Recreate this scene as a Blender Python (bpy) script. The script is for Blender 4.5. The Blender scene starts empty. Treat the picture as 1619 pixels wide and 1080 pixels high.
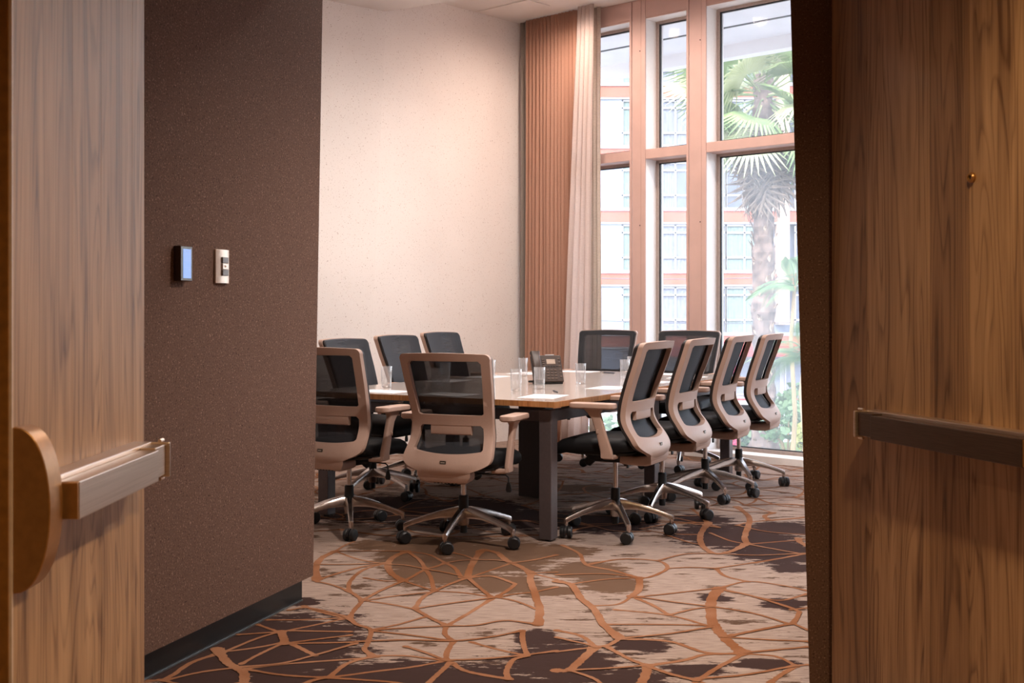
import bpy, bmesh, math, random
from mathutils import Vector, Matrix
from mathutils.geometry import delaunay_2d_cdt
R = math.radians
SC = bpy.context.scene
COL = SC.collection
random.seed(7)

# ---------------------------------------------------------------- camera
F_PX, HOR, EYE = 1850.0, 490.0, 1.25
cam_d = bpy.data.cameras.new('camera')
cam = bpy.data.objects.new('camera', cam_d); COL.objects.link(cam)
cam_d.sensor_width = 36.0
cam_d.lens = F_PX / 1619.0 * 36.0
cam_d.shift_y = -(540.0 - HOR) / 1619.0
cam.location = (0, 0, EYE)
cam.rotation_euler = (R(90), 0, 0)
cam_d.clip_start = 0.05; cam_d.clip_end = 300
cam_d.dof.use_dof = True
cam_d.dof.focus_distance = 6.6
cam_d.dof.aperture_fstop = 9.0
SC.camera = cam

# ---------------------------------------------------------------- sky, sun, exposure
world = bpy.data.worlds.new('world'); SC.world = world
world.use_nodes = True
wn = world.node_tree.nodes; wl = world.node_tree.links
bg = wn['Background']
sky = wn.new('ShaderNodeTexSky')
sky.sky_type = 'NISHITA'; sky.sun_disc = False
sky.sun_elevation = R(52); sky.sun_rotation = R(200); sky.dust_density = 2.5; sky.air_density = 1.0
hs = wn.new('ShaderNodeHueSaturation'); hs.inputs['Saturation'].default_value = 0.45      # thin bright overcast
wl.new(sky.outputs[0], hs.inputs['Color']); wl.new(hs.outputs[0], bg.inputs[0])
bg.inputs[1].default_value = 1.2
sun_d = bpy.data.lights.new('sun', 'SUN'); sun = bpy.data.objects.new('sun', sun_d); COL.objects.link(sun)
sun_d.energy = 1.8; sun_d.angle = R(1.0); sun_d.color = (1.0, 0.95, 0.88)
sun.rotation_euler = Vector((0.42, 0.62, -0.66)).to_track_quat('-Z', 'Y').to_euler()
vs = SC.view_settings
vs.view_transform = 'Standard'; vs.look = 'None'; vs.gamma = 1.0; vs.use_curve_mapping = False
vs.exposure = 0.45
SC.cycles.use_denoising = True
SC.cycles.max_bounces = 10; SC.cycles.diffuse_bounces = 6; SC.cycles.transparent_max_bounces = 24
SC.cycles.sample_clamp_indirect = 6.0

# ---------------------------------------------------------------- measuring helpers
def fl(px, py, z=0.0):
    """point of the plane z seen at photo pixel (px, py)"""
    Y = F_PX * (EYE - z) / (py - HOR)
    return Vector(((px - 809.5) / F_PX * Y, Y, z))
UX, UY = 0.503, 0.8643
def uv(u, v, z=0.0):
    """table axes: u along the table, v to its right"""
    return Vector((u * UX + v * UY, u * UY - v * UX, z))
TAB = math.atan2(-UX, UY)          # z rotation that turns local +y onto the table axis
def wp(t, o, z):
    """window wall axes: t along the wall to the left, o outwards"""
    return Vector((2.32 - 0.736 * t + 0.677 * o, 9.32 + 0.677 * t + 0.736 * o, z))

# ---------------------------------------------------------------- materials
MATS = {}
def nt(name):
    m = bpy.data.materials.new(name); m.use_nodes = True
    MATS[name] = m
    n, l = m.node_tree.nodes, m.node_tree.links
    return m, n, l, n['Principled BSDF']
def srgb(r, g, b):
    f = lambda c: (c / 255 / 12.92) if c / 255 <= 0.04045 else ((c / 255 + 0.055) / 1.055) ** 2.4
    return (f(r), f(g), f(b), 1)
def coords(n, l, scale=(1, 1, 1), kind='Object', rot=(0, 0, 0)):
    tc = n.new('ShaderNodeTexCoord'); mp = n.new('ShaderNodeMapping')
    mp.inputs['Scale'].default_value = scale; mp.inputs['Rotation'].default_value = rot
    l.new(tc.outputs[kind], mp.inputs[0]); return mp.outputs[0]
def noise(n, l, vec, scale, detail=2, rough=0.5, dist=0.0):
    t = n.new('ShaderNodeTexNoise'); t.inputs['Scale'].default_value = scale
    t.inputs['Detail'].default_value = detail; t.inputs['Roughness'].default_value = rough
    t.inputs['Distortion'].default_value = dist
    l.new(vec, t.inputs['Vector']); return t.outputs['Fac']
def ramp(n, l, fac, stops):
    r = n.new('ShaderNodeValToRGB'); e = r.color_ramp.elements
    while len(e) > 1: e.remove(e[-1])
    e[0].position, e[0].color = stops[0]
    for p, c in stops[1:]:
        x = e.new(p); x.color = c
    l.new(fac, r.inputs[0]); return r.outputs[0]
def mixc(n, l, fac, a, b, kind='MIX'):
    m = n.new('ShaderNodeMix'); m.data_type = 'RGBA'; m.blend_type = kind
    for s, x in ((0, fac), (6, a), (7, b)):
        if hasattr(x, 'is_linked'): l.new(x, m.inputs[s])
        else: m.inputs[s].default_value = x
    return m.outputs[2]
def mth(n, l, op, a, b=None, c=None, clamp=False):
    m = n.new('ShaderNodeMath'); m.operation = op; m.use_clamp = clamp
    for i, x in enumerate((a, b, c)):
        if x is None: continue
        if hasattr(x, 'is_linked'): l.new(x, m.inputs[i])
        else: m.inputs[i].default_value = x
    return m.outputs[0]
def bump(n, l, p, h, strength, dist=0.002):
    b = n.new('ShaderNodeBump'); b.inputs['Strength'].default_value = strength; b.inputs['Distance'].default_value = dist
    l.new(h, b.inputs['Height']); l.new(b.outputs[0], p.inputs['Normal'])
def plain(name, rgb, rough=0.5, metal=0.0, spec=0.5, grain=0.04, gscale=60, bmp=0.0):
    """one colour with a faint mottling"""
    m, n, l, p = nt(name)
    c = srgb(*rgb); f = noise(n, l, coords(n, l), gscale, 3)
    lo = tuple(x * (1 - grain * 2) for x in c[:3]) + (1,); hi = tuple(min(1, x * (1 + grain * 2)) for x in c[:3]) + (1,)
    l.new(ramp(n, l, f, [(0.3, lo), (0.7, hi)]), p.inputs['Base Color'])
    p.inputs['Roughness'].default_value = rough; p.inputs['Metallic'].default_value = metal
    p.inputs['Specular IOR Level'].default_value = spec
    if bmp: bump(n, l, p, f, bmp)
    return m

def speckled(name, base, dark, light, scale, rough=0.9, bmp=0.3, d0=0.30, l0=0.68):
    m, n, l, p = nt(name)
    v = coords(n, l)
    f = noise(n, l, v, scale, 2, 0.6); g = noise(n, l, v, 1.3, 2)
    c = ramp(n, l, f, [(d0, srgb(*dark)), (d0 + 0.1, srgb(*base)), (l0 - 0.1, srgb(*base)), (l0, srgb(*light))])
    c = mixc(n, l, 1.0, c, ramp(n, l, g, [(0.3, (0.93, 0.93, 0.93, 1)), (0.7, (1.0, 1.0, 1.0, 1))]), 'MULTIPLY')
    l.new(c, p.inputs['Base Color']); p.inputs['Roughness'].default_value = rough
    p.inputs['Specular IOR Level'].default_value = 0.2
    bump(n, l, p, f, bmp, 0.003)
    return m
speckled('brown_fabric', (100, 74, 61), (52, 35, 27), (150, 120, 102), 170, d0=0.30, l0=0.70)
speckled('pale_plaster', (242, 234, 228), (172, 150, 134), (246, 240, 234), 95, d0=0.265, l0=0.8, bmp=0.15)
speckled('ceiling_paint', (228, 220, 214), (205, 195, 190), (236, 230, 225), 120, d0=0.2, l0=0.8, bmp=0.1)

def wood(name, base, dark, light, rough=0.45, sx=9.0):
    m, n, l, p = nt(name)
    v = coords(n, l, (sx, sx, 0.55))
    a = noise(n, l, v, 2.2, 5, 0.6, 0.6)
    v2 = coords(n, l, (sx * 7, sx * 7, 1.2)); b = noise(n, l, v2, 2.5, 3, 0.6)
    v3 = coords(n, l, (4.0, 4.0, 0.30)); c0 = noise(n, l, v3, 1.9, 2, 0.5, 0.5)
    w = mth(n, l, 'FRACT', mth(n, l, 'MULTIPLY', c0, 16.0))
    rings = ramp(n, l, w, [(0.0, (0.5, 0.5, 0.5, 1)), (0.55, (0.56, 0.56, 0.56, 1)), (0.88, (0.12, 0.12, 0.12, 1)), (1.0, (0.5, 0.5, 0.5, 1))])
    t = mth(n, l, 'ADD', mth(n, l, 'MULTIPLY', a, 0.55), mth(n, l, 'MULTIPLY', b, 0.25))
    rc = n.new('ShaderNodeSeparateColor'); l.new(rings, rc.inputs[0])
    t = mth(n, l, 'ADD', t, mth(n, l, 'MULTIPLY', rc.outputs[0], 0.28))
    col = ramp(n, l, t, [(0.36, srgb(*dark)), (0.53, srgb(*base)), (0.7, srgb(*light))])
    l.new(col, p.inputs['Base Color']); p.inputs['Roughness'].default_value = rough
    p.inputs['Specular IOR Level'].default_value = 0.35
    bump(n, l, p, b, 0.12, 0.001)
    return m
wood('door_veneer', (164, 127, 92), (104, 72, 46), (190, 152, 114))
wood('door_veneer_dark', (142, 106, 74), (88, 60, 38), (166, 128, 92))
wood('table_laminate', (208, 194, 184), (194, 176, 164), (216, 204, 196), rough=0.22, sx=5)
wood('table_edge', (186, 128, 78), (150, 96, 56), (200, 146, 94), rough=0.4, sx=5)

tl_ = MATS['table_laminate'].node_tree.nodes['Principled BSDF']
tl_.inputs['Coat Weight'].default_value = 0.7; tl_.inputs['Coat Roughness'].default_value = 0.12
plain('edge_gold', (140, 92, 36), 0.4, 0.3, grain=0.08)
plain('edge_strip', (196, 172, 152), 0.4)
plain('black_skirting', (22, 21, 20), 0.35, spec=0.4)
plain('aluminium_trim', (170, 166, 160), 0.3, 1.0)
plain('mullion_warm_lit', (200, 168, 158), 0.45, spec=0.4, grain=0.02, gscale=8)  # white metal with the warm pink of the downlights put into its colour
plain('reveal_white', (238, 236, 234), 0.5, grain=0.01)
plain('frame_grey', (176, 160, 152), 0.4, 0.4)
plain('gasket_black', (28, 28, 30), 0.6)
plain('chair_plastic', (180, 150, 134), 0.5, spec=0.35, grain=0.015, gscale=200, bmp=0.05)
plain('chair_black', (20, 19, 19), 0.5, spec=0.4)
plain('chair_rim', (36, 30, 28), 0.5)
plain('chair_plate', (84, 74, 64), 0.35, 0.6)
plain('plate_mark', (190, 180, 165), 0.5)
plain('caster_black', (27, 26, 27), 0.45)
plain('table_metal', (94, 84, 84), 0.4, 0.3)
plain('pedestal_dark', (66, 56, 53), 0.5)
plain('phone_plastic', (62, 46, 38), 0.4)
plain('phone_dark', (24, 20, 18), 0.4)
plain('phone_button', (92, 72, 60), 0.5)
plain('paper_white', (238, 236, 236), 0.7, grain=0.01)
plain('pen_dark', (40, 48, 66), 0.3)
plain('switch_metal', (214, 196, 182), 0.35, 0.5, grain=0.02)
plain('switch_key', (104, 94, 90), 0.4)
plain('panel_bezel', (64, 46, 38), 0.25)
plain('brass', (158, 112, 62), 0.32, 0.55, grain=0.05)
plain('lens_dark', (50, 40, 34), 0.1, 0.4)
plain('screen_line', (188, 206, 234), 0.3)
plain('arrow_amber', (150, 100, 40), 0.5)
plain('lamp_trim', (235, 232, 228), 0.4)
plain('corridor_paint', (196, 170, 146), 0.8)
plain('facade_white', (140, 140, 146), 0.8, grain=0.02, gscale=3)
plain('facade_blue', (102, 110, 128), 0.8, grain=0.04, gscale=0.6)
plain('facade_orange', (140, 70, 52), 0.8, grain=0.03, gscale=2)
plain('facade_red', (120, 30, 28), 0.7, grain=0.04, gscale=2)
plain('reflection_pale', (150, 128, 114), 0.8, grain=0.01)
plain('frame_white', (136, 136, 142), 0.6, grain=0.01)
plain('far_curtain', (92, 96, 108), 0.9, grain=0.1, gscale=12)
plain('far_curtain_green', (88, 102, 100), 0.9, grain=0.1, gscale=12)
plain('soffit_white', (244, 242, 242), 0.8, grain=0.02, gscale=3)
plain('asphalt', (122, 122, 126), 0.9, grain=0.08, gscale=3)
plain('lawn', (96, 116, 60), 0.95, grain=0.2, gscale=9)
plain('palm_trunk', (84, 70, 64), 0.95, grain=0.3, gscale=6, bmp=0.5)
plain('palm_boot', (140, 120, 106), 0.9, grain=0.2, gscale=10)
plain('small_trunk', (120, 104, 80), 0.9, grain=0.1)
plain('cable_black', (60, 62, 70), 0.6)

def leafy(name, a, b, trans=0.35):
    m, n, l, p = nt(name)
    f = noise(n, l, coords(n, l), 3.0, 3)
    c = ramp(n, l, f, [(0.3, srgb(*a)), (0.7, srgb(*b))])
    l.new(c, p.inputs['Base Color']); p.inputs['Roughness'].default_value = 0.6
    t = n.new('ShaderNodeBsdfTranslucent'); l.new(c, t.inputs[0])
    mx = n.new('ShaderNodeMixShader'); mx.inputs[0].default_value = trans
    l.new(p.outputs[0], mx.inputs[1]); l.new(t.outputs[0], mx.inputs[2]); l.new(mx.outputs[0], n['Material Output'].inputs[0])
    return m
leafy('palm_green', (84, 108, 66), (126, 144, 94))
leafy('palm_pale', (140, 150, 106), (176, 178, 142))
leafy('palm_dead', (92, 78, 72), (134, 116, 102))
leafy('shrub_green', (60, 88, 64), (100, 124, 84))
leafy('shrub_yellow', (128, 134, 66), (156, 156, 92))
leafy('shrub_pink', (160, 30, 74), (190, 60, 100))

def fabric(name, rgb, trans, rough=0.9, weave=0.05):
    m, n, l, p = nt(name)
    v = coords(n, l, (1, 1, 1)); f = noise(n, l, v, 220, 2)
    g = noise(n, l, coords(n, l, (30, 30, 400)), 1.0, 2)
    c = srgb(*rgb)
    cc = ramp(n, l, mth(n, l, 'ADD', mth(n, l, 'MULTIPLY', f, 0.5), mth(n, l, 'MULTIPLY', g, 0.5)),
              [(0.3, tuple(x * (1 - weave * 2) for x in c[:3]) + (1,)), (0.7, tuple(min(1, x * (1 + weave * 2)) for x in c[:3]) + (1,))])
    l.new(cc, p.inputs['Base Color']); p.inputs['Roughness'].default_value = rough; p.inputs['Specular IOR Level'].default_value = 0.15
    bump(n, l, p, f, 0.1, 0.001)
    if trans:
        t = n.new('ShaderNodeBsdfTranslucent'); l.new(cc, t.inputs[0])
        mx = n.new('ShaderNodeMixShader'); mx.inputs[0].default_value = trans
        l.new(p.outputs[0], mx.inputs[1]); l.new(t.outputs[0], mx.inputs[2]); l.new(mx.outputs[0], n['Material Output'].inputs[0])
    return m
fabric('drape_tan', (186, 146, 126), 0.03)
fabric('daylight_grey', (146, 136, 128), 0.0, rough=0.45)
fabric('sheer_pink', (238, 226, 220), 0.55)
fabric('linen_beige', (214, 202, 190), 0.3, weave=0.1)
fabric('seat_black', (22, 21, 22), 0.0, rough=0.6)

def chair_mesh():
    m, n, l, p = nt('mesh_fabric')
    p.inputs['Base Color'].default_value = srgb(50, 51, 55); p.inputs['Roughness'].default_value = 0.7
    p.inputs['Specular IOR Level'].default_value = 0.25
    f = noise(n, l, coords(n, l, (8, 8, 260)), 1.0, 3)
    lw = n.new('ShaderNodeLayerWeight'); lw.inputs[0].default_value = 0.35     # woven threads close up when seen at a slant
    fac = mth(n, l, 'ADD', mth(n, l, 'MULTIPLY', f, 0.22), 0.57)
    fac = mth(n, l, 'ADD', fac, mth(n, l, 'MULTIPLY', lw.outputs['Facing'], 0.5), clamp=True)
    t = n.new('ShaderNodeBsdfTransparent'); mx = n.new('ShaderNodeMixShader')
    l.new(fac, mx.inputs[0]); l.new(t.outputs[0], mx.inputs[1]); l.new(p.outputs[0], mx.inputs[2])
    l.new(mx.outputs[0], n['Material Output'].inputs[0])
chair_mesh()

def chrome():
    m, n, l, p = nt('polished_aluminium')
    f = noise(n, l, coords(n, l, (3, 3, 3)), 12, 2)
    l.new(ramp(n, l, f, [(0.3, srgb(188, 176, 170)), (0.7, srgb(208, 198, 192))]), p.inputs['Base Color'])
    p.inputs['Metallic'].default_value = 1.0; p.inputs['Roughness'].default_value = 0.27
    m, n, l, p = nt('brushed_bronze')
    f = noise(n, l, coords(n, l, (4, 1, 160)), 3, 2)
    l.new(ramp(n, l, f, [(0.3, srgb(206, 186, 168)), (0.7, srgb(226, 208, 192))]), p.inputs['Base Color'])
    p.inputs['Metallic'].default_value = 0.9; p.inputs['Roughness'].default_value = 0.28
    m, n, l, p = nt('shaded_bronze')  # same bronze for the right door, its dark reflection put into the colour
    f = noise(n, l, coords(n, l, (4, 4, 160)), 3, 2)
    l.new(ramp(n, l, f, [(0.3, srgb(84, 66, 54)), (0.7, srgb(100, 80, 66))]), p.inputs['Base Color'])
    p.inputs['Metallic'].default_value = 0.8; p.inputs['Roughness'].default_value = 0.38
chrome()

def pane_glass(name, haze, haze_col):
    m, n, l, p = nt(name)
    n.remove(p)
    v = coords(n, l, (1.0, 1.0, 0.5)); f = noise(n, l, v, 2.0, 4)
    tr = n.new('ShaderNodeBsdfTransparent'); tr.inputs[0].default_value = (0.97, 0.98, 0.99, 1)
    gl = n.new('ShaderNodeBsdfGlossy'); gl.inputs['Roughness'].default_value = 0.02
    fr = n.new('ShaderNodeFresnel'); fr.inputs[0].default_value = 1.12
    m1 = n.new('ShaderNodeMixShader'); l.new(fr.outputs[0], m1.inputs[0]); l.new(tr.outputs[0], m1.inputs[1]); l.new(gl.outputs[0], m1.inputs[2])
    tl = n.new('ShaderNodeBsdfTranslucent'); tl.inputs[0].default_value = haze_col
    m2 = n.new('ShaderNodeMixShader'); l.new(mth(n, l, 'MULTIPLY', f, haze * 2), m2.inputs[0])
    l.new(m1.outputs[0], m2.inputs[1]); l.new(tl.outputs[0], m2.inputs[2]); l.new(m2.outputs[0], n['Material Output'].inputs[0])
pane_glass('window_glass', 0.075, (0.95, 0.97, 1.0, 1))

def tumbler():
    m, n, l, p = nt('tumbler_glass'); n.remove(p)
    tr = n.new('ShaderNodeBsdfTransparent'); tr.inputs[0].default_value = (0.985, 0.985, 0.985, 1)
    go = n.new('ShaderNodeBsdfGlossy'); go.inputs['Roughness'].default_value = 0.04
    tl = n.new('ShaderNodeBsdfTranslucent'); tl.inputs[0].default_value = (0.95, 0.95, 0.95, 1)
    lw = n.new('ShaderNodeLayerWeight'); lw.inputs[0].default_value = 0.5
    f = noise(n, l, coords(n, l), 30, 2)
    fc = mth(n, l, 'ADD', mth(n, l, 'MULTIPLY', mth(n, l, 'POWER', lw.outputs['Facing'], 2.0), 0.6), 0.07)
    m1 = n.new('ShaderNodeMixShader'); l.new(fc, m1.inputs[0]); l.new(tr.outputs[0], m1.inputs[1]); l.new(go.outputs[0], m1.inputs[2])
    m2 = n.new('ShaderNodeMixShader'); l.new(mth(n, l, 'MULTIPLY', f, 0.14), m2.inputs[0])
    l.new(m1.outputs[0], m2.inputs[1]); l.new(tl.outputs[0], m2.inputs[2]); l.new(m2.outputs[0], n['Material Output'].inputs[0])
tumbler()
def tumbler_base():
    m, n, l, p = nt('tumbler_base'); n.remove(p)
    gl = n.new('ShaderNodeBsdfGlass'); gl.inputs['Roughness'].default_value = 0.05; gl.inputs['IOR'].default_value = 1.4
    tr = n.new('ShaderNodeBsdfTransparent'); f = noise(n, l, coords(n, l), 40, 2)
    mx = n.new('ShaderNodeMixShader'); l.new(mth(n, l, 'ADD', mth(n, l, 'MULTIPLY', f, 0.4), 0.3), mx.inputs[0])
    l.new(tr.outputs[0], mx.inputs[1]); l.new(gl.outputs[0], mx.inputs[2]); l.new(mx.outputs[0], n['Material Output'].inputs[0])
tumbler_base()

def emit(name, rgb, s):
    m, n, l, p = nt(name)
    f = noise(n, l, coords(n, l), 5, 1)
    p.inputs['Base Color'].default_value = srgb(*rgb)
    l.new(ramp(n, l, f, [(0.2, srgb(*[c * 0.97 for c in rgb])), (0.8, srgb(*rgb))]), p.inputs['Emission Color'])
    p.inputs['Emission Strength'].default_value = s
emit('lamp_lens', (255, 214, 170), 1.5)
emit('touch_screen', (120, 150, 206), 0.75)

def far_glass():
    m, n, l, p = nt('far_glass')
    v = coords(n, l, (1, 1, 0.3)); f = noise(n, l, v, 1.2, 3)
    l.new(ramp(n, l, f, [(0.35, srgb(42, 50, 68)), (0.65, srgb(68, 78, 98))]), p.inputs['Base Color'])
    p.inputs['Roughness'].default_value = 0.15
far_glass()

# carpet: beige ground, ragged dark and mid-brown islands (the orange lines are tufted geometry)
def carpet():
    m, n, l, p = nt('carpet_ground')
    tc = n.new('ShaderNodeTexCoord'); P = tc.outputs['Object']
    rag = noise(n, l, coords(n, l, (3.0, 9, 1)), 2.4, 8, 0.72)
    soft = noise(n, l, coords(n, l, (0.9, 1.6, 1)), 1.1, 3)
    def blobs(lst):
        out = None
        for (px, py, hw, hh) in lst:
            c = fl(px, py); a = fl(px, py - hh); b = fl(px, py + hh)
            rx = hw / F_PX * c.y; ry = (a.y - b.y) / 2
            s = n.new('ShaderNodeVectorMath'); s.operation = 'SUBTRACT'; l.new(P, s.inputs[0]); s.inputs[1].default_value = (c.x, (a.y + b.y) / 2, 0)
            d = n.new('ShaderNodeVectorMath'); d.operation = 'DIVIDE'; l.new(s.outputs[0], d.inputs[0]); d.inputs[1].default_value = (rx, ry, 1)
            e = n.new('ShaderNodeVectorMath'); e.operation = 'LENGTH'; l.new(d.outputs[0], e.inputs[0])
            v = mth(n, l, 'SUBTRACT', 1.0, e.outputs['Value'])
            out = v if out is None else mth(n, l, 'MAXIMUM', out, v)
        return out
    dark = blobs([(420, 1040, 175, 82), (330, 1060, 120, 70), (640, 1082, 330, 42), (890, 1052, 110, 44), (1000, 1085, 80, 34), (850, 1010, 40, 18),
                  (600, 806, 130, 26), (740, 812, 120, 28), (850, 822, 70, 20), (950, 828, 110, 18),
                  (1170, 850, 120, 26), (1225, 872, 90, 26), (1245, 836, 60, 14), (1110, 822, 60, 9), (1255, 898, 45, 9),
                  (1010, 1020, 60, 14), (1100, 1060, 60, 14), (1210, 1050, 60, 10), (1240, 955, 50, 10), (1130, 945, 30, 8), (480, 952, 30, 8)])
    mid = blobs([(650, 880, 70, 30), (700, 905, 110, 28), (790, 880, 110, 34), (690, 862, 90, 16), (800, 925, 70, 18), (930, 903, 75, 18), (970, 925, 60, 16), (870, 935, 60, 10),
                 (880, 872, 80, 12), (590, 862, 50, 9), (1110, 725, 50, 6), (920, 772, 60, 7)])
    m_d = mth(n, l, 'ADD', dark, mth(n, l, 'MULTIPLY', mth(n, l, 'SUBTRACT', rag, 0.5), 2.4))
    m_m = mth(n, l, 'ADD', mid, mth(n, l, 'MULTIPLY', mth(n, l, 'SUBTRACT', rag, 0.5), 2.0))
    # stray flecks between the islands
    fleck = mth(n, l, 'ADD', noise(n, l, coords(n, l, (2.0, 6, 1)), 2.0, 8, 0.7), mth(n, l, 'MULTIPLY', soft, 0.22))
    f_d = ramp(n, l, m_d, [(0.10, (0, 0, 0, 1)), (0.17, (1, 1, 1, 1))])
    f_m = ramp(n, l, m_m, [(0.12, (0, 0, 0, 1)), (0.2, (1, 1, 1, 1))])
    f_f = ramp(n, l, fleck, [(0.675, (0, 0, 0, 1)), (0.71, (1, 1, 1, 1))])
    fib = noise(n, l, coords(n, l), 900, 1); strk = noise(n, l, coords(n, l, (6, 60, 1)), 2.0, 4)
    base = ramp(n, l, strk, [(0.3, srgb(138, 116, 104)), (0.7, srgb(178, 156, 142))])
    base = mixc(n, l, f_f, base, srgb(92, 70, 56))
    base = mixc(n, l, f_m, base, mixc(n, l, strk, srgb(98, 74, 58), srgb(112, 86, 68)))
    base = mixc(n, l, f_d, base, mixc(n, l, strk, srgb(58, 42, 38), srgb(70, 52, 48)))
    base = mixc(n, l, 1.0, base, ramp(n, l, fib, [(0.25, (0.72, 0.72, 0.72, 1)), (0.75, (1.12, 1.12, 1.12, 1))]), 'MULTIPLY')
    l.new(base, p.inputs['Base Color']); p.inputs['Roughness'].default_value = 1.0; p.inputs['Specular IOR Level'].default_value = 0.05
    bump(n, l, p, fib, 0.5, 0.003)
    m, n, l, p = nt('carpet_line')
    f = noise(n, l, coords(n, l, (1, 2, 1)), 1.6, 2); fib = noise(n, l, coords(n, l), 500, 2)
    c = ramp(n, l, f, [(0.35, srgb(134, 86, 56)), (0.65, srgb(156, 110, 82))])
    c = mixc(n, l, 1.0, c, ramp(n, l, fib, [(0.25, (0.7, 0.7, 0.7, 1)), (0.75, (1.12, 1.12, 1.12, 1))]), 'MULTIPLY')
    l.new(c, p.inputs['Base Color']); p.inputs['Roughness'].default_value = 1.0; p.inputs['Specular IOR Level'].default_value = 0.05
    bump(n, l, p, fib, 0.5, 0.003)
carpet()

# ---------------------------------------------------------------- mesh builder
class MB:
    def __init__(s): s.v, s.f = [], []
    def add(s, vs, fs):
        b = len(s.v); s.v += [tuple(x) for x in vs]; s.f += [tuple(i + b for i in q) for q in fs]; return s
    def box(s, c, d, rot=None):
        c = Vector(c); pts = []
        for z in (-.5, .5):
            for x, y in ((-.5, -.5), (.5, -.5), (.5, .5), (-.5, .5)):
                p = Vector((x * d[0], y * d[1], z * d[2]))
                pts.append(c + (rot @ p if rot else p))
        return s.add(pts, [(3, 2, 1, 0), (4, 5, 6, 7), (0, 1, 5, 4), (1, 2, 6, 5), (2, 3, 7, 6), (3, 0, 4, 7)])
    def loft(s, rings, caps=True, closed=False):
        n = len(rings[0]); vs = [p for r in rings for p in r]; fs = []
        m = len(rings)
        for i in range(m if closed else m - 1):
            a, b = i * n, ((i + 1) % m) * n
            for j in range(n):
                k = (j + 1) % n
                fs.append((a + j, a + k, b + k, b + j))
        if caps and not closed:
            fs.append(tuple(range(n - 1, -1, -1))); fs.append(tuple((m - 1) * n + j for j in range(n)))
        return s.add(vs, fs)
    def prism(s, poly, z0, z1):
        return s.loft([[(p[0], p[1], z0) for p in poly], [(p[0], p[1], z1) for p in poly]])
    def lathe(s, prof, seg=20, c=(0, 0, 0), axis=None, caps=True):
        c = Vector(c); q = Vector((0, 0, 1)).rotation_difference(Vector(axis)).to_matrix() if axis else None
        rings = []
        for r, z in prof:
            ring = []
            for k in range(seg):
                a = 2 * math.pi * k / seg; p = Vector((r * math.cos(a), r * math.sin(a), z))
                ring.append(c + (q @ p if q else p))
            rings.append(ring)
        return s.loft(rings, caps)
    def tube(s, path, rad, seg=8, caps=True):
        path = [Vector(p) for p in path]; rings = []
        up = Vector((0, 0, 1)); prev = None
        for i, p in enumerate(path):
            t = (path[min(i + 1, len(path) - 1)] - path[max(i - 1, 0)]).normalized()
            if prev is None:
                a = t.cross(up) if abs(t.dot(up)) < 0.95 else t.cross(Vector((1, 0, 0)))
            else: a = prev - t * prev.dot(t)
            a.normalize(); prev = a; b = t.cross(a)
            r = rad[i] if isinstance(rad, (list, tuple)) else rad
            rings.append([p + a * (r * math.cos(2 * math.pi * k / seg)) + b * (r * math.sin(2 * math.pi * k / seg)) for k in range(seg)])
        return s.loft(rings, caps)
    def build(s, name, mat, parent=None, smooth=30, bevel=0, seg=2, loc=(0, 0, 0), rot=(0, 0, 0)):
        me = bpy.data.meshes.new(name); me.from_pydata(s.v, [], s.f)
        bm = bmesh.new(); bm.from_mesh(me); bmesh.ops.recalc_face_normals(bm, faces=bm.faces[:]); bm.to_mesh(me); bm.free()
        for mm in (mat if isinstance(mat, list) else [mat]): me.materials.append(MATS[mm])
        if smooth:
            me.polygons.foreach_set('use_smooth', [True] * len(me.polygons)); me.set_sharp_from_angle(angle=R(smooth))
        o = bpy.data.objects.new(name, me); COL.objects.link(o)
        if parent: o.parent = parent
        o.location = loc; o.rotation_euler = rot
        if bevel:
            b = o.modifiers.new('bevel', 'BEVEL'); b.width = bevel; b.segments = seg; b.limit_method = 'ANGLE'; b.angle_limit = R(35)
        return o
def empty(name, loc=(0, 0, 0), rz=0, label=None, cat=None, group=None):
    o = bpy.data.objects.new(name, None); COL.objects.link(o); o.empty_display_size = 0.1
    o.location = loc; o.rotation_euler = (0, 0, rz)
    return tag(o, label, cat, group)
def tag(o, label=None, cat=None, group=None, kind=None):
    if label: o['label'] = label
    if cat: o['category'] = cat
    if group: o['group'] = group
    if kind: o['kind'] = kind
    return o
def struct(o, label=None): return tag(o, label, kind='structure')
def box(name, mat, c, d, rot=None, parent=None, bevel=0): return MB().box(c, d, rot).build(name, mat, parent, bevel=bevel)
def rotz(a): return Matrix.Rotation(a, 3, 'Z')
def copy_tree(o, parent=None):
    c = o.copy(); COL.objects.link(c); c.parent = parent
    for ch in list(o.children): copy_tree(ch, c)
    return c
def rrect(w, d, r, n=5):
    pts = []
    for cx, cy, a0 in ((w - r, d - r, 0), (-w + r, d - r, 90), (-w + r, -d + r, 180), (w - r, -d + r, 270)):
        for k in range(n + 1):
            a = R(a0 + 90 * k / n); pts.append((cx + r * math.cos(a), cy + r * math.sin(a)))
    return pts
def interp(tab, z):
    for (z0, a), (z1, b) in zip(tab, tab[1:]):
        if z0 <= z <= z1: return a + (b - a) * (z - z0) / (z1 - z0)
    return tab[0][1] if z < tab[0][0] else tab[-1][1]
def catmull(pts, per=8):
    pts = [Vector(p) for p in pts]
    if len(pts) == 2: return [pts[0].lerp(pts[1], k / per) for k in range(per + 1)]
    P = [2 * pts[0] - pts[1]] + pts + [2 * pts[-1] - pts[-2]]; out = []
    for i in range(1, len(P) - 2):
        a, b, c, d = P[i - 1:i + 3]
        for k in range(per):
            t = k / per
            out.append(0.5 * ((2 * b) + (c - a) * t + (2 * a - 5 * b + 4 * c - d) * t * t + (3 * b - a - 3 * c + d) * t ** 3))
    out.append(pts[-1]); return out
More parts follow.
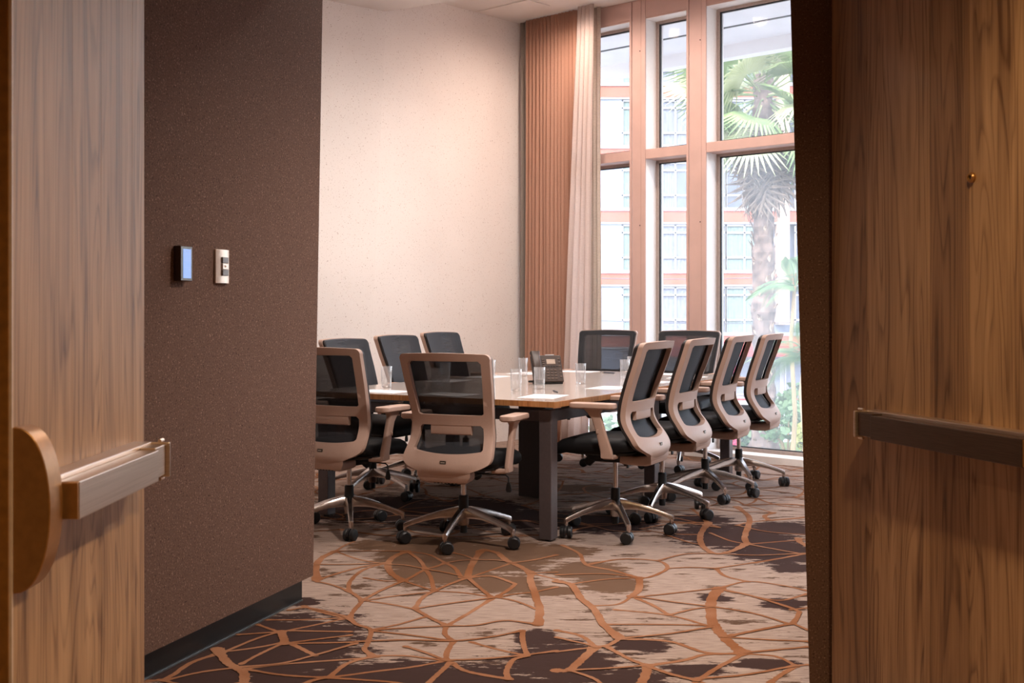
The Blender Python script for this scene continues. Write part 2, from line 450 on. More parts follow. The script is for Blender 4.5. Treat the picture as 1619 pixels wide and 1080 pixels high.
def smooth_tab(tab, n=60):
    """a table sampled along a smooth curve"""
    c = catmull([(z, a, 0) for z, a in tab], 6)
    return [(p.x, p.y) for p in c]
# ================================================================ THE SETTING
def slab(name, mat, quad, off, parent=None):
    off = Vector(off); q = [Vector(p) for p in quad]
    return MB().loft([q, [p + off for p in q]]).build(name, mat, parent, smooth=0)
def prism(name, mat, poly, z0, z1, parent=None, bevel=0):
    return MB().prism(poly, z0, z1).build(name, mat, parent, smooth=0, bevel=bevel)

C0 = wp(2.99, 0, 0)
W1D = Vector((-0.677, -0.736, 0)); W2D = Vector((-0.777, -0.629, 0))
KT = C0 + W1D * 1.77; KB = C0 + W1D * 1.99
floor_poly = [(-5.2, -2.4), (6.7, -2.4), (6.7, 5.4), tuple(wp(-5.4, 0.3, 0))[:2], tuple(wp(3.2, 0.3, 0))[:2],
              (C0.x - 0.15, C0.y + 0.2), (KB.x - 0.2, KB.y + 0.1), (-5.2, 7.0)]
floor = struct(prism('floor', 'carpet_ground', floor_poly, -0.15, 0.0), 'patterned carpet in beige, dark brown and orange')

# tufted orange lines of the carpet, measured from the photograph and laid on the real floor
A_ = lambda s: [(480 + x / 4.0475, 840 + y / 4.0475) for x, y in s]
B_ = lambda s: [(880 + x / 3.3756, 760 + y / 3.3756) for x, y in s]
C_ = lambda s: [(230 + x / 4.626, 880 + y / 4.626) for x, y in s]
LINES = []
def L(conv, w, *pts): LINES.append((conv(pts), w))
T, M_, K_ = 0.016, 0.021, 0.034
for w, p in [(K_, [(205,130),(120,170),(80,230),(85,315)]), (T, [(205,130),(260,95),(320,70)]), (T, [(205,130),(350,180),(520,210)]),
  (M_, [(85,315),(260,260),(400,225),(520,210)]), (T, [(80,215),(300,215),(520,205)]), (M_, [(500,212),(380,250),(300,320),(285,385)]),
  (T, [(85,325),(180,345),(285,385)]), (T, [(205,130),(430,130),(660,130)]), (K_, [(660,130),(580,165),(540,210),(560,270),(640,320)]),
  (M_, [(660,130),(740,185),(780,245)]), (T, [(660,130),(800,150),(910,205)]), (M_, [(910,205),(840,230),(780,245),(700,290),(640,320)]),
  (T, [(540,215),(650,220),(780,245)]), (M_, [(780,245),(815,300),(835,385)]), (T, [(640,320),(730,350),(835,385)]), (M_, [(640,320),(500,380),(370,450)]),
  (T, [(390,300),(520,320),(640,320)]), (M_, [(285,385),(330,410),(370,450),(330,500),(290,560)]), (T, [(780,245),(920,270),(1050,300)]),
  (M_, [(910,205),(970,240),(1010,300)]), (T, [(910,205),(1000,190),(1100,185)]), (K_, [(1135,125),(1090,190),(1060,250),(1050,300)]), (T, [(960,140),(1040,160),(1100,185)]),
  (M_, [(835,385),(940,340),(1050,300)]), (T, [(1050,300),(1200,250),(1330,205)]), (M_, [(1050,300),(1200,290),(1330,330),(1350,345),(1300,385),(1230,425)]),
  (M_, [(1050,300),(1120,360),(1200,425)]), (K_, [(1150,120),(1240,140),(1300,190),(1380,225),(1460,270)]), (M_, [(1330,205),(1480,185),(1619,155)]),
  (T, [(1100,185),(1250,190),(1340,205)]), (K_, [(1460,270),(1450,310),(1480,400),(1510,500),(1500,600)]), (T, [(1460,270),(1619,265)]), (T, [(1460,270),(1619,310)]),
  (T, [(1240,425),(1350,405),(1480,390),(1619,360)]), (M_, [(835,385),(760,430),(710,500)]), (T, [(835,385),(1020,395),(1220,425)]), (T, [(370,450),(600,415),(835,390)]),
  (T, [(710,500),(900,470),(1200,430)]), (T, [(380,445),(560,470),(710,500)]), (M_, [(710,500),(800,550),(900,600)]), (M_, [(1210,430),(1050,530),(910,610)]),
  (T, [(1240,425),(1360,450),(1490,500)]), (M_, [(290,560),(340,600),(430,635),(410,720),(390,760),(440,800)]), (M_, [(0,480),(120,520),(290,560)]),
  (T, [(430,635),(600,600),(780,550)]), (T, [(430,635),(700,620),(910,610),(1100,605),(1290,575),(1500,600)]), (M_, [(910,610),(905,660),(960,705)]),
  (T, [(440,640),(700,670),(960,705)]), (T, [(340,710),(650,700),(960,705),(1200,680),(1400,640)]), (M_, [(960,705),(920,770),(910,830)]),
  (T, [(650,740),(780,780),(910,830)]), (T, [(1070,710),(1250,760),(1420,795)]), (T, [(440,800),(650,800),(910,830)]), (T, [(910,830),(1150,820),(1420,795),(1619,770)]),
  (T, [(910,830),(700,870),(450,900),(160,940)]), (M_, [(440,805),(280,850),(160,940)]), (M_, [(940,845),(860,920),(760,1010)]), (M_, [(950,845),(1050,900),(1320,950)]),
  (M_, [(1400,640),(1405,720),(1430,795)]), (M_, [(1430,800),(1340,830),(1300,900),(1310,950)]), (T, [(160,940),(530,965),(700,990)])]: L(A_, w, *p)
for w, p in [(K_, [(520,680),(600,780),(660,815),(720,860),(720,925),(700,1000)]), (M_, [(0,915),(160,890),(330,780),(520,715)]), (T, [(160,905),(400,850),(660,815)]),
  (T, [(560,710),(800,610),(980,555)]), (T, [(560,700),(800,670),(1010,630)]), (T, [(700,790),(850,710),(1000,640)]), (K_, [(990,555),(1010,600),(1020,640)]),
  (T, [(820,500),(980,555)]), (T, [(680,575),(980,555)]), (T, [(980,555),(1200,510),(1460,455)]), (T, [(1060,545),(1500,553)]), (T, [(1020,640),(1250,610),(1500,580)]),
  (M_, [(1080,645),(1170,690),(1240,725)]), (T, [(1040,640),(1520,630)]), (T, [(680,815),(1000,785),(1240,725),(1540,640)]), (T, [(720,825),(1000,790),(1540,750),(1700,735)]),
  (T, [(740,830),(1000,870),(1310,890)]), (M_, [(1310,890),(1190,925),(1100,990)]), (T, [(890,465),(1150,465),(1480,450)]), (T, [(1050,395),(1200,380),(1480,445)]),
  (T, [(720,925),(1000,960),(1310,890)]), (T, [(100,905),(400,960),(720,925)])]: L(C_, w, *p)
for w, p in [(K_, [(810,225),(770,290),(775,345),(840,390),(930,380),(1015,340)]), (K_, [(960,140),(1030,200),(1005,300),(1020,340)]), (M_, [(810,225),(720,150)]),
  (T, [(450,260),(600,235),(810,225)]), (T, [(130,235),(450,225),(800,225)]), (T, [(450,260),(600,285),(775,290)]), (T, [(580,290),(700,330),(775,345)]), (T, [(820,280),(920,320),(1015,340)]),
  (T, [(1015,340),(1150,365),(1290,390)]), (T, [(1020,340),(1200,325),(1340,315)]), (K_, [(1290,310),(1300,330),(1340,350)]), (T, [(840,390),(1060,400),(1330,390)]),
  (M_, [(1330,390),(1200,415),(1050,440)]), (T, [(850,470),(1050,440)]), (T, [(540,430),(680,395),(840,390)]), (M_, [(160,450),(350,420),(540,430),(590,470),(500,515),(440,520)]),
  (T, [(590,470),(720,465),(850,470)]), (M_, [(850,470),(900,510),(1020,540)]), (K_, [(440,520),(440,580),(400,620)]), (T, [(440,520),(250,500),(0,505)]), (M_, [(440,520),(300,480),(160,450),(120,390),(30,345)]),
  (T, [(70,555),(250,530),(440,520)]), (K_, [(0,540),(80,560),(130,630),(200,690),(250,770),(340,845)]), (T, [(200,670),(330,660),(400,620)]), (T, [(410,625),(600,605),(870,575)]),
  (T, [(420,620),(620,650),(830,675)]), (M_, [(430,630),(520,670),(600,720)]), (T, [(600,720),(720,690),(830,675)]), (0.045, [(870,575),(825,640),(830,740),(860,800),(930,870),(1000,920)]),
  (T, [(870,575),(1020,540),(1200,560),(1340,590)]), (M_, [(910,590),(1050,620),(1270,690),(1290,720),(1260,765)]), (T, [(1250,690),(1340,680)]), (T, [(840,675),(1050,710),(1250,770)]),
  (M_, [(930,830),(1080,800),(1260,765)]), (T, [(310,690),(600,720),(820,780)]), (T, [(260,770),(550,770),(820,775)]), (T, [(340,845),(600,820),(820,785)]), (M_, [(340,845),(600,860),(800,920),(1000,925)]),
  (M_, [(210,890),(280,880),(340,845)]), (M_, [(210,890),(130,830),(0,800)]), (T, [(210,890),(0,915)]), (T, [(200,885),(0,840)]), (K_, [(210,890),(140,950),(70,1010),(0,1015)]), (M_, [(270,890),(380,950),(480,990)]),
  (T, [(70,1015),(280,1005),(480,990)]), (M_, [(480,990),(680,960),(800,930),(1000,925)]), (K_, [(480,990),(480,1030),(440,1110)]), (M_, [(500,1000),(620,1040),(750,1070)]), (M_, [(1000,925),(860,1000),(750,1070)]),
  (T, [(1010,920),(1340,890)]), (T, [(1010,925),(1170,940),(1280,990)]), (T, [(1280,990),(1340,985)]), (T, [(750,1060),(1000,1040),(1280,990)]), (M_, [(1280,990),(1210,1030),(1140,1080)]),
  (T, [(880,835),(1100,850),(1340,860)]), (T, [(1260,765),(1340,800)]), (T, [(1050,620),(1200,640),(1340,605)]), (T, [(70,1015),(200,1060),(260,1110)]), (T, [(750,1070),(900,1120)]), (M_, [(750,1070),(700,1120)])]: L(B_, w, *p)
carp = MB(); rng = random.Random(3); nrib = [0]
def ribbon(pts, w):
    c = catmull([(p[0], p[1], 0.0) for p in pts], 10)
    le, ri = [], []
    for i, p in enumerate(c):
        t = c[min(i + 1, len(c) - 1)] - c[max(i - 1, 0)]
        if t.length < 1e-6: t = Vector((1, 0, 0))
        t.normalize(); nrm = Vector((-t.y, t.x, 0))
        e = min(i, len(c) - 1 - i) / max(1, len(c) - 1)
        k = w * (0.85 + 0.5 * max(0, 0.12 - e) * 8) * 0.5
        le.append(p + nrm * (k * rng.uniform(0.85, 1.2))); ri.append(p - nrm * (k * rng.uniform(0.85, 1.2)))
    nrib[0] += 1; zr = 0.0008 + (nrib[0] * 37 % 101) * 0.000025        # pile heights differ a little, so no two lines share a plane
    vs = [(p.x, p.y, zr) for p in le] + [(p.x, p.y, zr) for p in ri]; n = len(c)
    carp.add(vs, [(n + i, n + i + 1, i + 1, i) for i in range(n - 1)])
    for q_, e in enumerate((c[0], c[-1])):
        carp.add([(e.x + w * 0.62 * math.cos(R(45 * q)), e.y + w * 0.62 * math.sin(R(45 * q)), zr + 0.000008 * (1 + q_)) for q in range(8)], [tuple(range(8))])
for pts, w in LINES: ribbon([fl(x, y) for x, y in pts], w * 1.15)
# the rest of the floor: a web of bowed lines between scattered knots
def web():
    g = random.Random(11); pts = []
    def seen(p):
        if p.y < 3.6: return False
        y = HOR + F_PX * EYE / p.y; x = 809.5 + p.x / p.y * F_PX
        return y > 850 and 240 < x < 1290
    for i in range(30):
        for j in range(44):
            p = Vector((-4.6 + i * 0.36 + g.uniform(-.15, .15), -1.5 + j * 0.27 + g.uniform(-.12, .12), 0))
            if seen(p): continue
            pts.append(p)
    edges = delaunay_2d_cdt([(p.x, p.y) for p in pts], [], [], 0, 1e-5)
    v, e = edges[0], edges[1]
    for a, b in e:
        p, q = Vector((*v[a], 0)), Vector((*v[b], 0)); d = q - p
        if d.length > 0.75 or g.random() < 0.42 or seen((p + q) / 2): continue
        m = (p + q) / 2 + Vector((-d.y, d.x, 0)) * g.uniform(-.22, .22)
        ribbon([p, m, q], g.choice((T, T, M_, M_, K_)))
web()
tag(carp.build('carpet_line_pattern', 'carpet_line', floor, smooth=0), kind='stuff')

# white faceted wall beside the window
off1 = Vector((-0.736, 0.677, 0)) * 0.15; off2 = Vector((-0.629, 0.777, 0)) * 0.15
Z = lambda p, z: (p.x, p.y, z)
struct(slab('wall_far', 'pale_plaster', [Z(C0 - W1D * 0.1, 0), Z(KB, 0), Z(KT + (KT - KB) * 0.06, 4.1), Z(C0 - W1D * 0.1, 4.1)], off1), 'pale speckled wall beside the curtain')
struct(slab('wall_far_left', 'pale_plaster', [Z(KB, 0), Z(KB + W2D * 5.0, 0), Z(KT + W2D * 5.0, 4.1), Z(KT + (KT - KB) * 0.06, 4.1)], off2), 'pale speckled wall facet turning towards the dark partition')
struct(prism('wall_near_left', 'pale_plaster', [(-5.0, 2.7), (-4.85, 2.7), (-4.85, 7.1), (-5.0, 7.1)], 0, 4.1))
struct(prism('wall_entrance_left', 'brown_fabric', [(-5.0, 2.76), (-0.905, 2.76), (-0.905, 2.88), (-5.0, 2.88)], 0, 2.8))

# dark partition on the left: leans a little, stands over a recessed black skirting
wa, wb = Vector((-1.22, 3.904, 0)), Vector((-0.861, 5.065, 0))
wd = (wb - wa).normalized(); wa0 = wb - wd * 2.3; wn_ = Vector((-wd.y, wd.x, 0))
lean = Vector((0.041 / 2.49 * 2.7, 0, 0))
struct(slab('wall_left', 'brown_fabric', [Z(wa0, 0.1), Z(wb, 0.1), Z(wb + lean, 2.8), Z(wa0 + lean, 2.8)], wn_ * 0.16), 'dark brown fabric partition on the left')
sk0, sk1 = wa0 + wn_ * 0.03, wb - wd * 0.045 + wn_ * 0.03
struct(slab('baseboard_left', 'black_skirting', [Z(sk0, 0), Z(sk1, 0), Z(sk1, 0.1), Z(sk0, 0.1)], wn_ * 0.1), 'recessed black skirting under the brown partition')
struct(slab('trim_1', 'aluminium_trim', [Z(sk0 - wn_ * 0.006, 0), Z(sk1 - wn_ * 0.006, 0), Z(sk1 - wn_ * 0.006, 0.005), Z(sk0 - wn_ * 0.006, 0.005)], wn_ * 0.006))

# right partition end and the walls that close the room and the corridor
rb = [(0.967, 3.80), (2.7, 3.80), (2.7, 5.35), (1.43, 5.35)]
struct(MB().loft([[(x, y, 0) for x, y in rb], [(x - 0.078, y, 2.8) for x, y in rb]]).build('wall_right', 'brown_fabric', smooth=0), 'dark brown fabric partition end beside the right door')
struct(prism('wall_near', 'pale_plaster', [(1.5, 5.2), (6.6, 5.2), (6.6, 5.35), (1.5, 5.35)], 0, 4.1))
struct(prism('wall_far_right', 'pale_plaster', [(6.45, 5.2), (6.6, 5.2), (6.6, 6.4), (6.45, 6.4)], 0, 4.1))
struct(prism('wall_corridor_left', 'corridor_paint', [(-2.7, -2.3), (-2.55, -2.3), (-2.55, 2.76), (-2.7, 2.76)], 0, 2.8))
struct(prism('wall_corridor_right', 'corridor_paint', [(2.55, -2.3), (2.7, -2.3), (2.7, 3.8), (2.55, 3.8)], 0, 2.8))
struct(prism('wall_corridor_back', 'corridor_paint', [(-2.7, -2.3), (2.7, -2.3), (2.7, -2.15), (-2.7, -2.15)], 0, 2.8))
struct(prism('trim_2', 'door_veneer', [(-0.95, 2.70), (1.05, 3.72), (1.02, 3.82), (-0.98, 2.80)], 2.34, 2.8))
struct(prism('ceiling_corridor', 'ceiling_paint', [(-2.7, -2.3), (2.7, -2.3), (2.7, 3.9), (-2.7, 3.9)], 2.78, 2.95))
struct(prism('ceiling_bulkhead', 'ceiling_paint', [(-5.1, 2.7), (6.7, 2.7), (6.7, 5.12), (-5.1, 5.12)], 2.8, 4.15))
ceil_poly = [(-5.2, 4.9), (6.7, 4.9), (6.7, 5.6), tuple(wp(-5.4, 0.3, 0))[:2], tuple(wp(3.2, 0.3, 0))[:2], (C0.x - 0.15, C0.y + 0.2), (KT.x - 0.2, KT.y + 0.15), (-5.2, 7.1)]
struct(prism('ceiling', 'ceiling_paint', ceil_poly, 4.01, 4.25), 'off-white ceiling above the meeting room')
VD = Vector((UY, -UX, 0)); kk = KT - VD * 0.12
struct(prism('ceiling_soffit', 'ceiling_paint', [(kk.x, kk.y), tuple(kk + VD * 7.6)[:2], (6.6, 5.0), (-5.2, 5.0), (-5.2, 7.1), (KT.x - 0.2, KT.y + 0.1)], 3.81, 4.05), 'lower ceiling panel over the seating')
# flush ceiling hatch
hc = fl(812, 13, 4.01); hr = rotz(math.atan2(0.677, -0.736))
hatch = MB().box((0, 0, 0), (0.62, 0.30, 0.012)).build('ceiling_hatch', 'ceiling_paint', bevel=0.003)
hatch.location = (hc.x, hc.y, 4.004); hatch.rotation_euler = (0, 0, math.atan2(0.677, -0.736))
tag(hatch, 'flush pale access hatch in the ceiling near the curtain', 'hatch')

# ---------------------------------------------------------------- window wall
def wbox(t0, t1, o0, o1, z0, z1, mb=None):
    mb = mb or MB(); c = [wp(t, o, 0) for t, o in ((t0, o0), (t1, o0), (t1, o1), (t0, o1))]
    return mb.prism([(p.x, p.y) for p in c], z0, z1)
ZS, ZH, ZT0, ZT1 = 0.06, 3.83, 2.585, 2.67
struct(wbox(-5.4, 3.15, -0.0, 0.32, ZH, 4.15).build('wall_window', 'mullion_warm_lit', smooth=0), 'painted header above the tall windows')
sill = struct(wbox(-5.4, 3.15, -0.03, 0.34, -0.1, ZS).build('trim_3', 'reveal_white', smooth=0, bevel=0.006), 'white sill along the foot of the windows')
cols = [(-5.4, -5.2), (-4.3, -4.1), (-3.0, -2.8), (-1.7, -1.5), (-0.40, -0.20), (0.905, 1.105), (1.539, 1.713), (2.75, 3.15)]
for i, (a, b) in enumerate(cols):
    c = struct(wbox(a, b, 0.0, 0.26, ZS, ZH).build('trim_%d' % (i + 4), 'reveal_white', smooth=0))
    for e0, e1 in ((a, a + 0.045), (b - 0.022, b)):
        wbox(e0, e1, -0.014, 0.0, ZS, 4.0).build('edge_strip', 'mullion_warm_lit', c, smooth=0, bevel=0.003)
    wbox(a + 0.05, b - 0.027, -0.006, 0.0, ZS, 4.0).build('cover_panel', 'mullion_warm_lit', c, smooth=0, bevel=0.002)
    for z in (0.9, 2.0, 3.55):
        s = wp(a + 0.062, -0.007, z)
        MB().lathe([(0.005, 0), (0.005, 0.003), (0.002, 0.004)], 10, s, (-0.677, -0.736, 0)).build('screw', 'gasket_black', c)
for i, ((_, a), (b, _)) in enumerate(zip(cols, cols[1:])):
    ow = 0.15
    mb = MB(); fw = 0.03
    wbox(a, a + fw, ow, ow + 0.05, ZS, ZH, mb); wbox(b - fw, b, ow, ow + 0.05, ZS, ZH, mb)
    wbox(a + fw, b - fw, ow, ow + 0.05, ZS, ZS + fw, mb); wbox(a + fw, b - fw, ow, ow + 0.05, ZH - fw, ZH, mb)
    w = struct(mb.build('window_%d' % (i + 1), 'frame_grey', smooth=0, bevel=0.003))
    # header fascia inside and transom
    wbox(a, b, -0.008, 0.0, ZH + 0.012, 4.0).build('header_panel', 'mullion_warm_lit', w, smooth=0, bevel=0.002)
    wbox(a, b, 0.0, ow, ZH - 0.004, ZH).build('head_reveal', 'reveal_white', w, smooth=0)
    wbox(a, b, -0.01, ow + 0.06, ZT0, ZT1).build('transom', 'mullion_warm_lit', w, smooth=0, bevel=0.004)
    mb = MB(); wbox(a, b, ow, ow + 0.05, ZT1, ZT1 + 0.025, mb); wbox(a, b, ow, ow + 0.05, ZT0 - 0.025, ZT0, mb)
    mb.build('transom_frame', 'frame_grey', w, smooth=0)
    for z0, z1 in ((ZS + fw, ZT0 - 0.025), (ZT1 + 0.025, ZH - fw)):
        wbox(a + fw, b - fw, ow + 0.02, ow + 0.026, z0, z1).build('pane', 'window_glass', w, smooth=0)
        mb = MB(); g = 0.008
        wbox(a + fw, a + fw + g, ow + 0.012, ow + 0.034, z0, z1, mb); wbox(b - fw - g, b - fw, ow + 0.012, ow + 0.034, z0, z1, mb)
        wbox(a + fw, b - fw, ow + 0.012, ow + 0.034, z0, z0 + g, mb); wbox(a + fw, b - fw, ow + 0.012, ow + 0.034, z1 - g, z1, mb)
        mb.build('gasket', 'gasket_black', w, smooth=0)

# ---------------------------------------------------------------- double doors with panic bars
def leaf(name, hinge, dr, nr, width, bar0, bar1, label, plank):
    H = Vector((*hinge, 0)); D = Vector((*dr, 0)).normalized(); N = Vector((*nr, 0)).normalized()
    P = lambda s, d, z: H + D * s + N * d + Vector((0, 0, z))
    def bx(s0, s1, d0, d1, z0, z1, mb=None):
        return (mb or MB()).loft([[P(s, d, z0) for s, d in ((s0, d0), (s1, d0), (s1, d1), (s0, d1))], [P(s, d, z1) for s, d in ((s0, d0), (s1, d0), (s1, d1), (s0, d1))]])
    d = struct(bx(0.0, width - 0.006, -0.045, -0.0008, 0.008, 2.30).build(name, plank[0], smooth=0), label)
    # veneer leaves, a hair apart
    s = 0.0
    for i, wv in enumerate(plank[1]):
        e = min(s + wv, width - 0.006)
        if e - s > 0.01: bx(s + 0.0006, e - 0.0006, -0.002, 0.0, 0.008, 2.30).build('veneer_panel', plank[0] if i % 2 else plank[2], d, smooth=0)
        s = e
    bx(width - 0.006, width, -0.047, 0.0, 0.008, 2.30).build('edge_strip', 'edge_strip', d, smooth=0)
    bx(width - 0.005, width + 0.004, -0.045, -0.005, 0.008, 2.30).build('door_edge', 'edge_gold', d, smooth=0)
    bar = bx(bar0 - 0.012, bar1 + 0.02, 0.0, 0.042, 0.892, 0.953).build('panic_bar', 'brushed_bronze', d, smooth=0, bevel=0.002)
    bx(bar0 + 0.075, bar1, 0.044, 0.084, 0.876, 0.944).build('push_pad', plank[3], bar, smooth=0, bevel=0.002)
    bx(bar0 + 0.078, bar1, 0.042, 0.046, 0.885, 0.94).build('slot', 'gasket_black', bar, smooth=0)
    bx(bar1, bar1 + 0.006, 0.046, 0.083, 0.878, 0.942).build('pad_cap', 'brass', bar, smooth=0, bevel=0.001)
    bx(bar0, bar0 + 0.074, 0.042, 0.076, 0.880, 0.948).build('end_block', plank[3], bar, smooth=0, bevel=0.002)
    mb = bx(bar0 - 0.014, bar0 - 0.004, 0.0, 0.084, 0.874, 0.952)
    mb.build('end_cap', 'brushed_bronze', bar, smooth=0, bevel=0.003)
    for z in (0.957, 0.872):
        mb = MB(); mb.lathe([(0.004, -0.012), (0.004, 0.012)], 10, P(bar0 + 0.004, 0.068, z), D); mb.build('end_screw', 'brushed_bronze', bar)
    # rounded lock housing beyond the bar
    h0, h1 = bar1 + 0.022, width - 0.004
    prof = []
    for k in range(21):
        a = -math.pi / 2 + math.pi * k / 20
        prof.append((0.064 * max(0.0, math.cos(a)) ** 0.85, 0.906 + 0.143 * math.sin(a)))
    prof = [(0.0, 0.763)] + prof[1:-1] + [(0.0, 1.049)]
    MB().loft([[P(h0, a, z) for a, z in prof], [P(h1, a, z) for a, z in prof]]).build('lock_housing', 'brass', bar, smooth=40, bevel=0.002)
    return d, P, N
door1, P1, N1 = leaf('door_1', (-0.855, 2.72), (0, -1), (1, 0), 0.72, 0.09, 0.635, 'pale wood veneer door leaf standing open on the left with panic bar',
                     ('door_veneer', (0.085, 0.2, 0.16, 0.3), 'door_veneer', 'brushed_bronze'))
door2, P2, N2 = leaf('door_2', (1.022, 3.738), (0.269, -0.963), (-0.963, -0.269), 1.12, 0.272, 0.985, 'brown wood veneer door leaf standing open on the right with panic bar and peephole',
                     ('door_veneer', (0.2, 0.31, 0.17, 0.22, 0.3), 'door_veneer_dark', 'shaded_bronze'))
pz = 1.597; ps = 0.693
pe = MB().lathe([(0.014, 0.0), (0.014, 0.006), (0.011, 0.010), (0.007, 0.010), (0.006, 0.005)], 20, P2(ps, 0, pz), N2).build('peephole', 'brass', door2)
MB().lathe([(0.006, 0.004), (0.004, 0.007), (0.001, 0.008)], 14, P2(ps, 0, pz), N2).build('lens', 'lens_dark', pe)

# ---------------------------------------------------------------- ceiling downlights of the rooms, some of them added as fill
LAMP_MESH = {}
def downlight(x, y, z, power, label, spot=110, col=(1.0, 0.74, 0.56), group='recessed ceiling downlights', aim=None):
    e = empty('ceiling_downlight', (x, y, z), 0, label, 'downlight', group)
    r = MB().lathe([(0.045, -0.02), (0.047, 0.0), (0.07, 0.0), (0.07, -0.006), (0.048, -0.012)], 20, caps=False).build('trim_ring', 'lamp_trim', e)
    MB().lathe([(0.045, 0.004), (0.02, 0.0)], 16).build('lens', 'lamp_lens', e, loc=(0, 0, -0.004))
    ld = bpy.data.lights.new('downlight_lamp', 'SPOT'); ld.energy = power; ld.spot_size = R(spot); ld.spot_blend = 0.8; ld.color = col; ld.shadow_soft_size = 0.07
    lo = bpy.data.objects.new('lamp', ld); COL.objects.link(lo); lo.parent = e; lo.location = (0, 0, -0.03)
    if aim: lo.rotation_euler = (Vector(aim) - Vector((x, y, z))).to_track_quat('-Z', 'Y').to_euler()
    return e
k = 0
WARM, MILD = (1.0, 0.72, 0.40), (1.0, 0.90, 0.83)
for t in (1.1, 0.2, -0.9, -2.3):
    p = wp(t, -0.85, 0); downlight(p.x, p.y, 4.0, 55, 'warm ceiling downlight before the windows, %s from the curtain' % ('first', 'second', 'third', 'fourth')[k], 172, (1.0, 0.82, 0.73)); k += 1
downlight(0.42, 10.15, 4.0, 58, 'warm ceiling downlight in the corner by the tan drape', 174, (1.0, 0.76, 0.63))
for u, un in ((5.7, 'near'), (7.1, 'far')):
    for v, vn, w in ((-3.1, 'window', 95), (-4.4, 'pale-wall', 85)):
        p = uv(u, v)
        downlight(p.x, p.y, 3.80, w, 'added fill lamp over the %s half of the table, %s side' % (un, vn), 172, MILD)  # unseen lamps added to fill the room and lift the pale walls
downlight(0.85, 4.65, 2.79, 215, 'added fill lamp in the ceiling just inside the open doors', 160, MILD)  # unseen lamp added to brighten left door and partition, set behind right leaf's plane
downlight(0.80, 1.9, 2.77, 115, 'warm corridor downlight beside the right door leaf', 140, WARM); downlight(-0.1, 0.2, 2.77, 100, 'warm corridor downlight above the camera', 140, WARM)
# ================================================================ CURTAINS
def curtain(name, mat, t0, t1, o, amp, pleats, label, z0=0.015, z1=4.0, spread=0.0, seed=1, lean=0.0):
    g = random.Random(seed); n = pleats * 8; rows = 16
    ph = [g.uniform(-.5, .5) for _ in range(pleats + 1)]; am = [g.uniform(.6, 1.25) for _ in range(pleats + 1)]
    vs, fs = [], []
    for r in range(rows + 1):
        f = r / rows; z = z1 + (z0 - z1) * f
        for i in range(n + 1):
            q = i / n; k = min(pleats, int(q * pleats))
            a = 2 * math.pi * (q * pleats) + ph[k] * 0.25
            w = amp * am[k] * (0.55 + 0.45 * f) * (1 + 0.15 * math.sin(3 * f + k))
            t = t0 + (t1 - t0) * q + spread * f * (q - 0.0) - lean * f + 0.010 * math.sin(2.1 * f * 3 + k * 1.7) * f
            vs.append(wp(t + 0.35 * w * math.sin(2 * a), o + w * math.sin(a), z))
    for r in range(rows):
        for i in range(n):
            b = r * (n + 1) + i; fs.append((b, b + 1, b + n + 2, b + n + 1))
    c = MB().add(vs, fs).build(name, mat, smooth=60)
    s = c.modifiers.new('thickness', 'SOLIDIFY'); s.thickness = 0.002
    return tag(c, label, 'curtain', 'floor-length curtains drawn into the corner')
curtain('drape', 'drape_tan', 2.22, 2.84, -0.14, 0.030, 14, 'tan pleated floor-length drape gathered in the corner beside the pale wall', seed=2)
curtain('drape', 'daylight_grey', 2.82, 2.94, -0.11, 0.022, 2, 'narrow grey strip for the daylight sheen between the pale wall and tan drape', seed=4)  # grey strip in place of daylight showing between wall and curtain
curtain('sheer_curtain', 'sheer_pink', 1.965, 2.15, -0.205, 0.022, 4, 'translucent pale sheer curtain hanging beside the tan drape', seed=5, lean=-0.07, spread=0.14)
curtain('linen_curtain', 'linen_beige', 1.985, 2.12, -0.08, 0.016, 3, 'narrow linen curtain edge against the window frame', seed=6)

# ================================================================ TABLE
TU0, TU1, TV0, TV1, TZ = 5.50, 8.46, -4.63, -2.94, 0.76
tu, tv = (TU0 + TU1) / 2, (TV0 + TV1) / 2
tc_ = uv(tu, tv)
table = empty('conference_table', (tc_.x, tc_.y, 0), TAB, 'long wooden conference table with dark metal legs between the office chairs', 'table')
hw, hl = (TV1 - TV0) / 2, (TU1 - TU0) / 2
MB().prism([(-hw + .002, -hl + .002), (hw - .002, -hl + .002), (hw - .002, hl - .002), (-hw + .002, hl - .002)], TZ - 0.032, TZ).build('tabletop', 'table_laminate', table, smooth=0)
for c, d in (((0, -hl, TZ - .017), (2 * hw, .004, .03)), ((0, hl, TZ - .017), (2 * hw, .004, .03)), ((-hw, 0, TZ - .017), (.004, 2 * hl - .004, .03)), ((hw, 0, TZ - .017), (.004, 2 * hl - .004, .03))):
    MB().box(c, d).build('edge_band', 'table_edge', table, smooth=0)
for y in (-hl + 0.08, 0.0, hl - 0.08):
    for x in (-hw + 0.08, hw - 0.08):
        MB().box((x, y, 0.36), (0.075, 0.075, 0.70)).build('leg', 'table_metal', table, smooth=0, bevel=0.004)
        MB().lathe([(0.02, 0.0), (0.02, 0.012)], 12, (x, y, 0)).build('levelling_foot', 'chair_black', table)
    MB().box((0, y, 0.675), (2 * hw - 0.24, 0.05, 0.06)).build('cross_rail', 'table_metal', table, smooth=0, bevel=0.003)
for x in (-hw + 0.08, hw - 0.08):
    for y in (-hl / 2, hl / 2):
        MB().box((x, y, 0.675), (0.05, hl - 0.16, 0.06)).build('side_rail', 'table_metal', table, smooth=0, bevel=0.003)
MB().box((0.0, -0.16, 0.36), (0.20, 0.12, 0.70)).build('cable_pedestal', 'pedestal_dark', table, smooth=0, bevel=0.004)

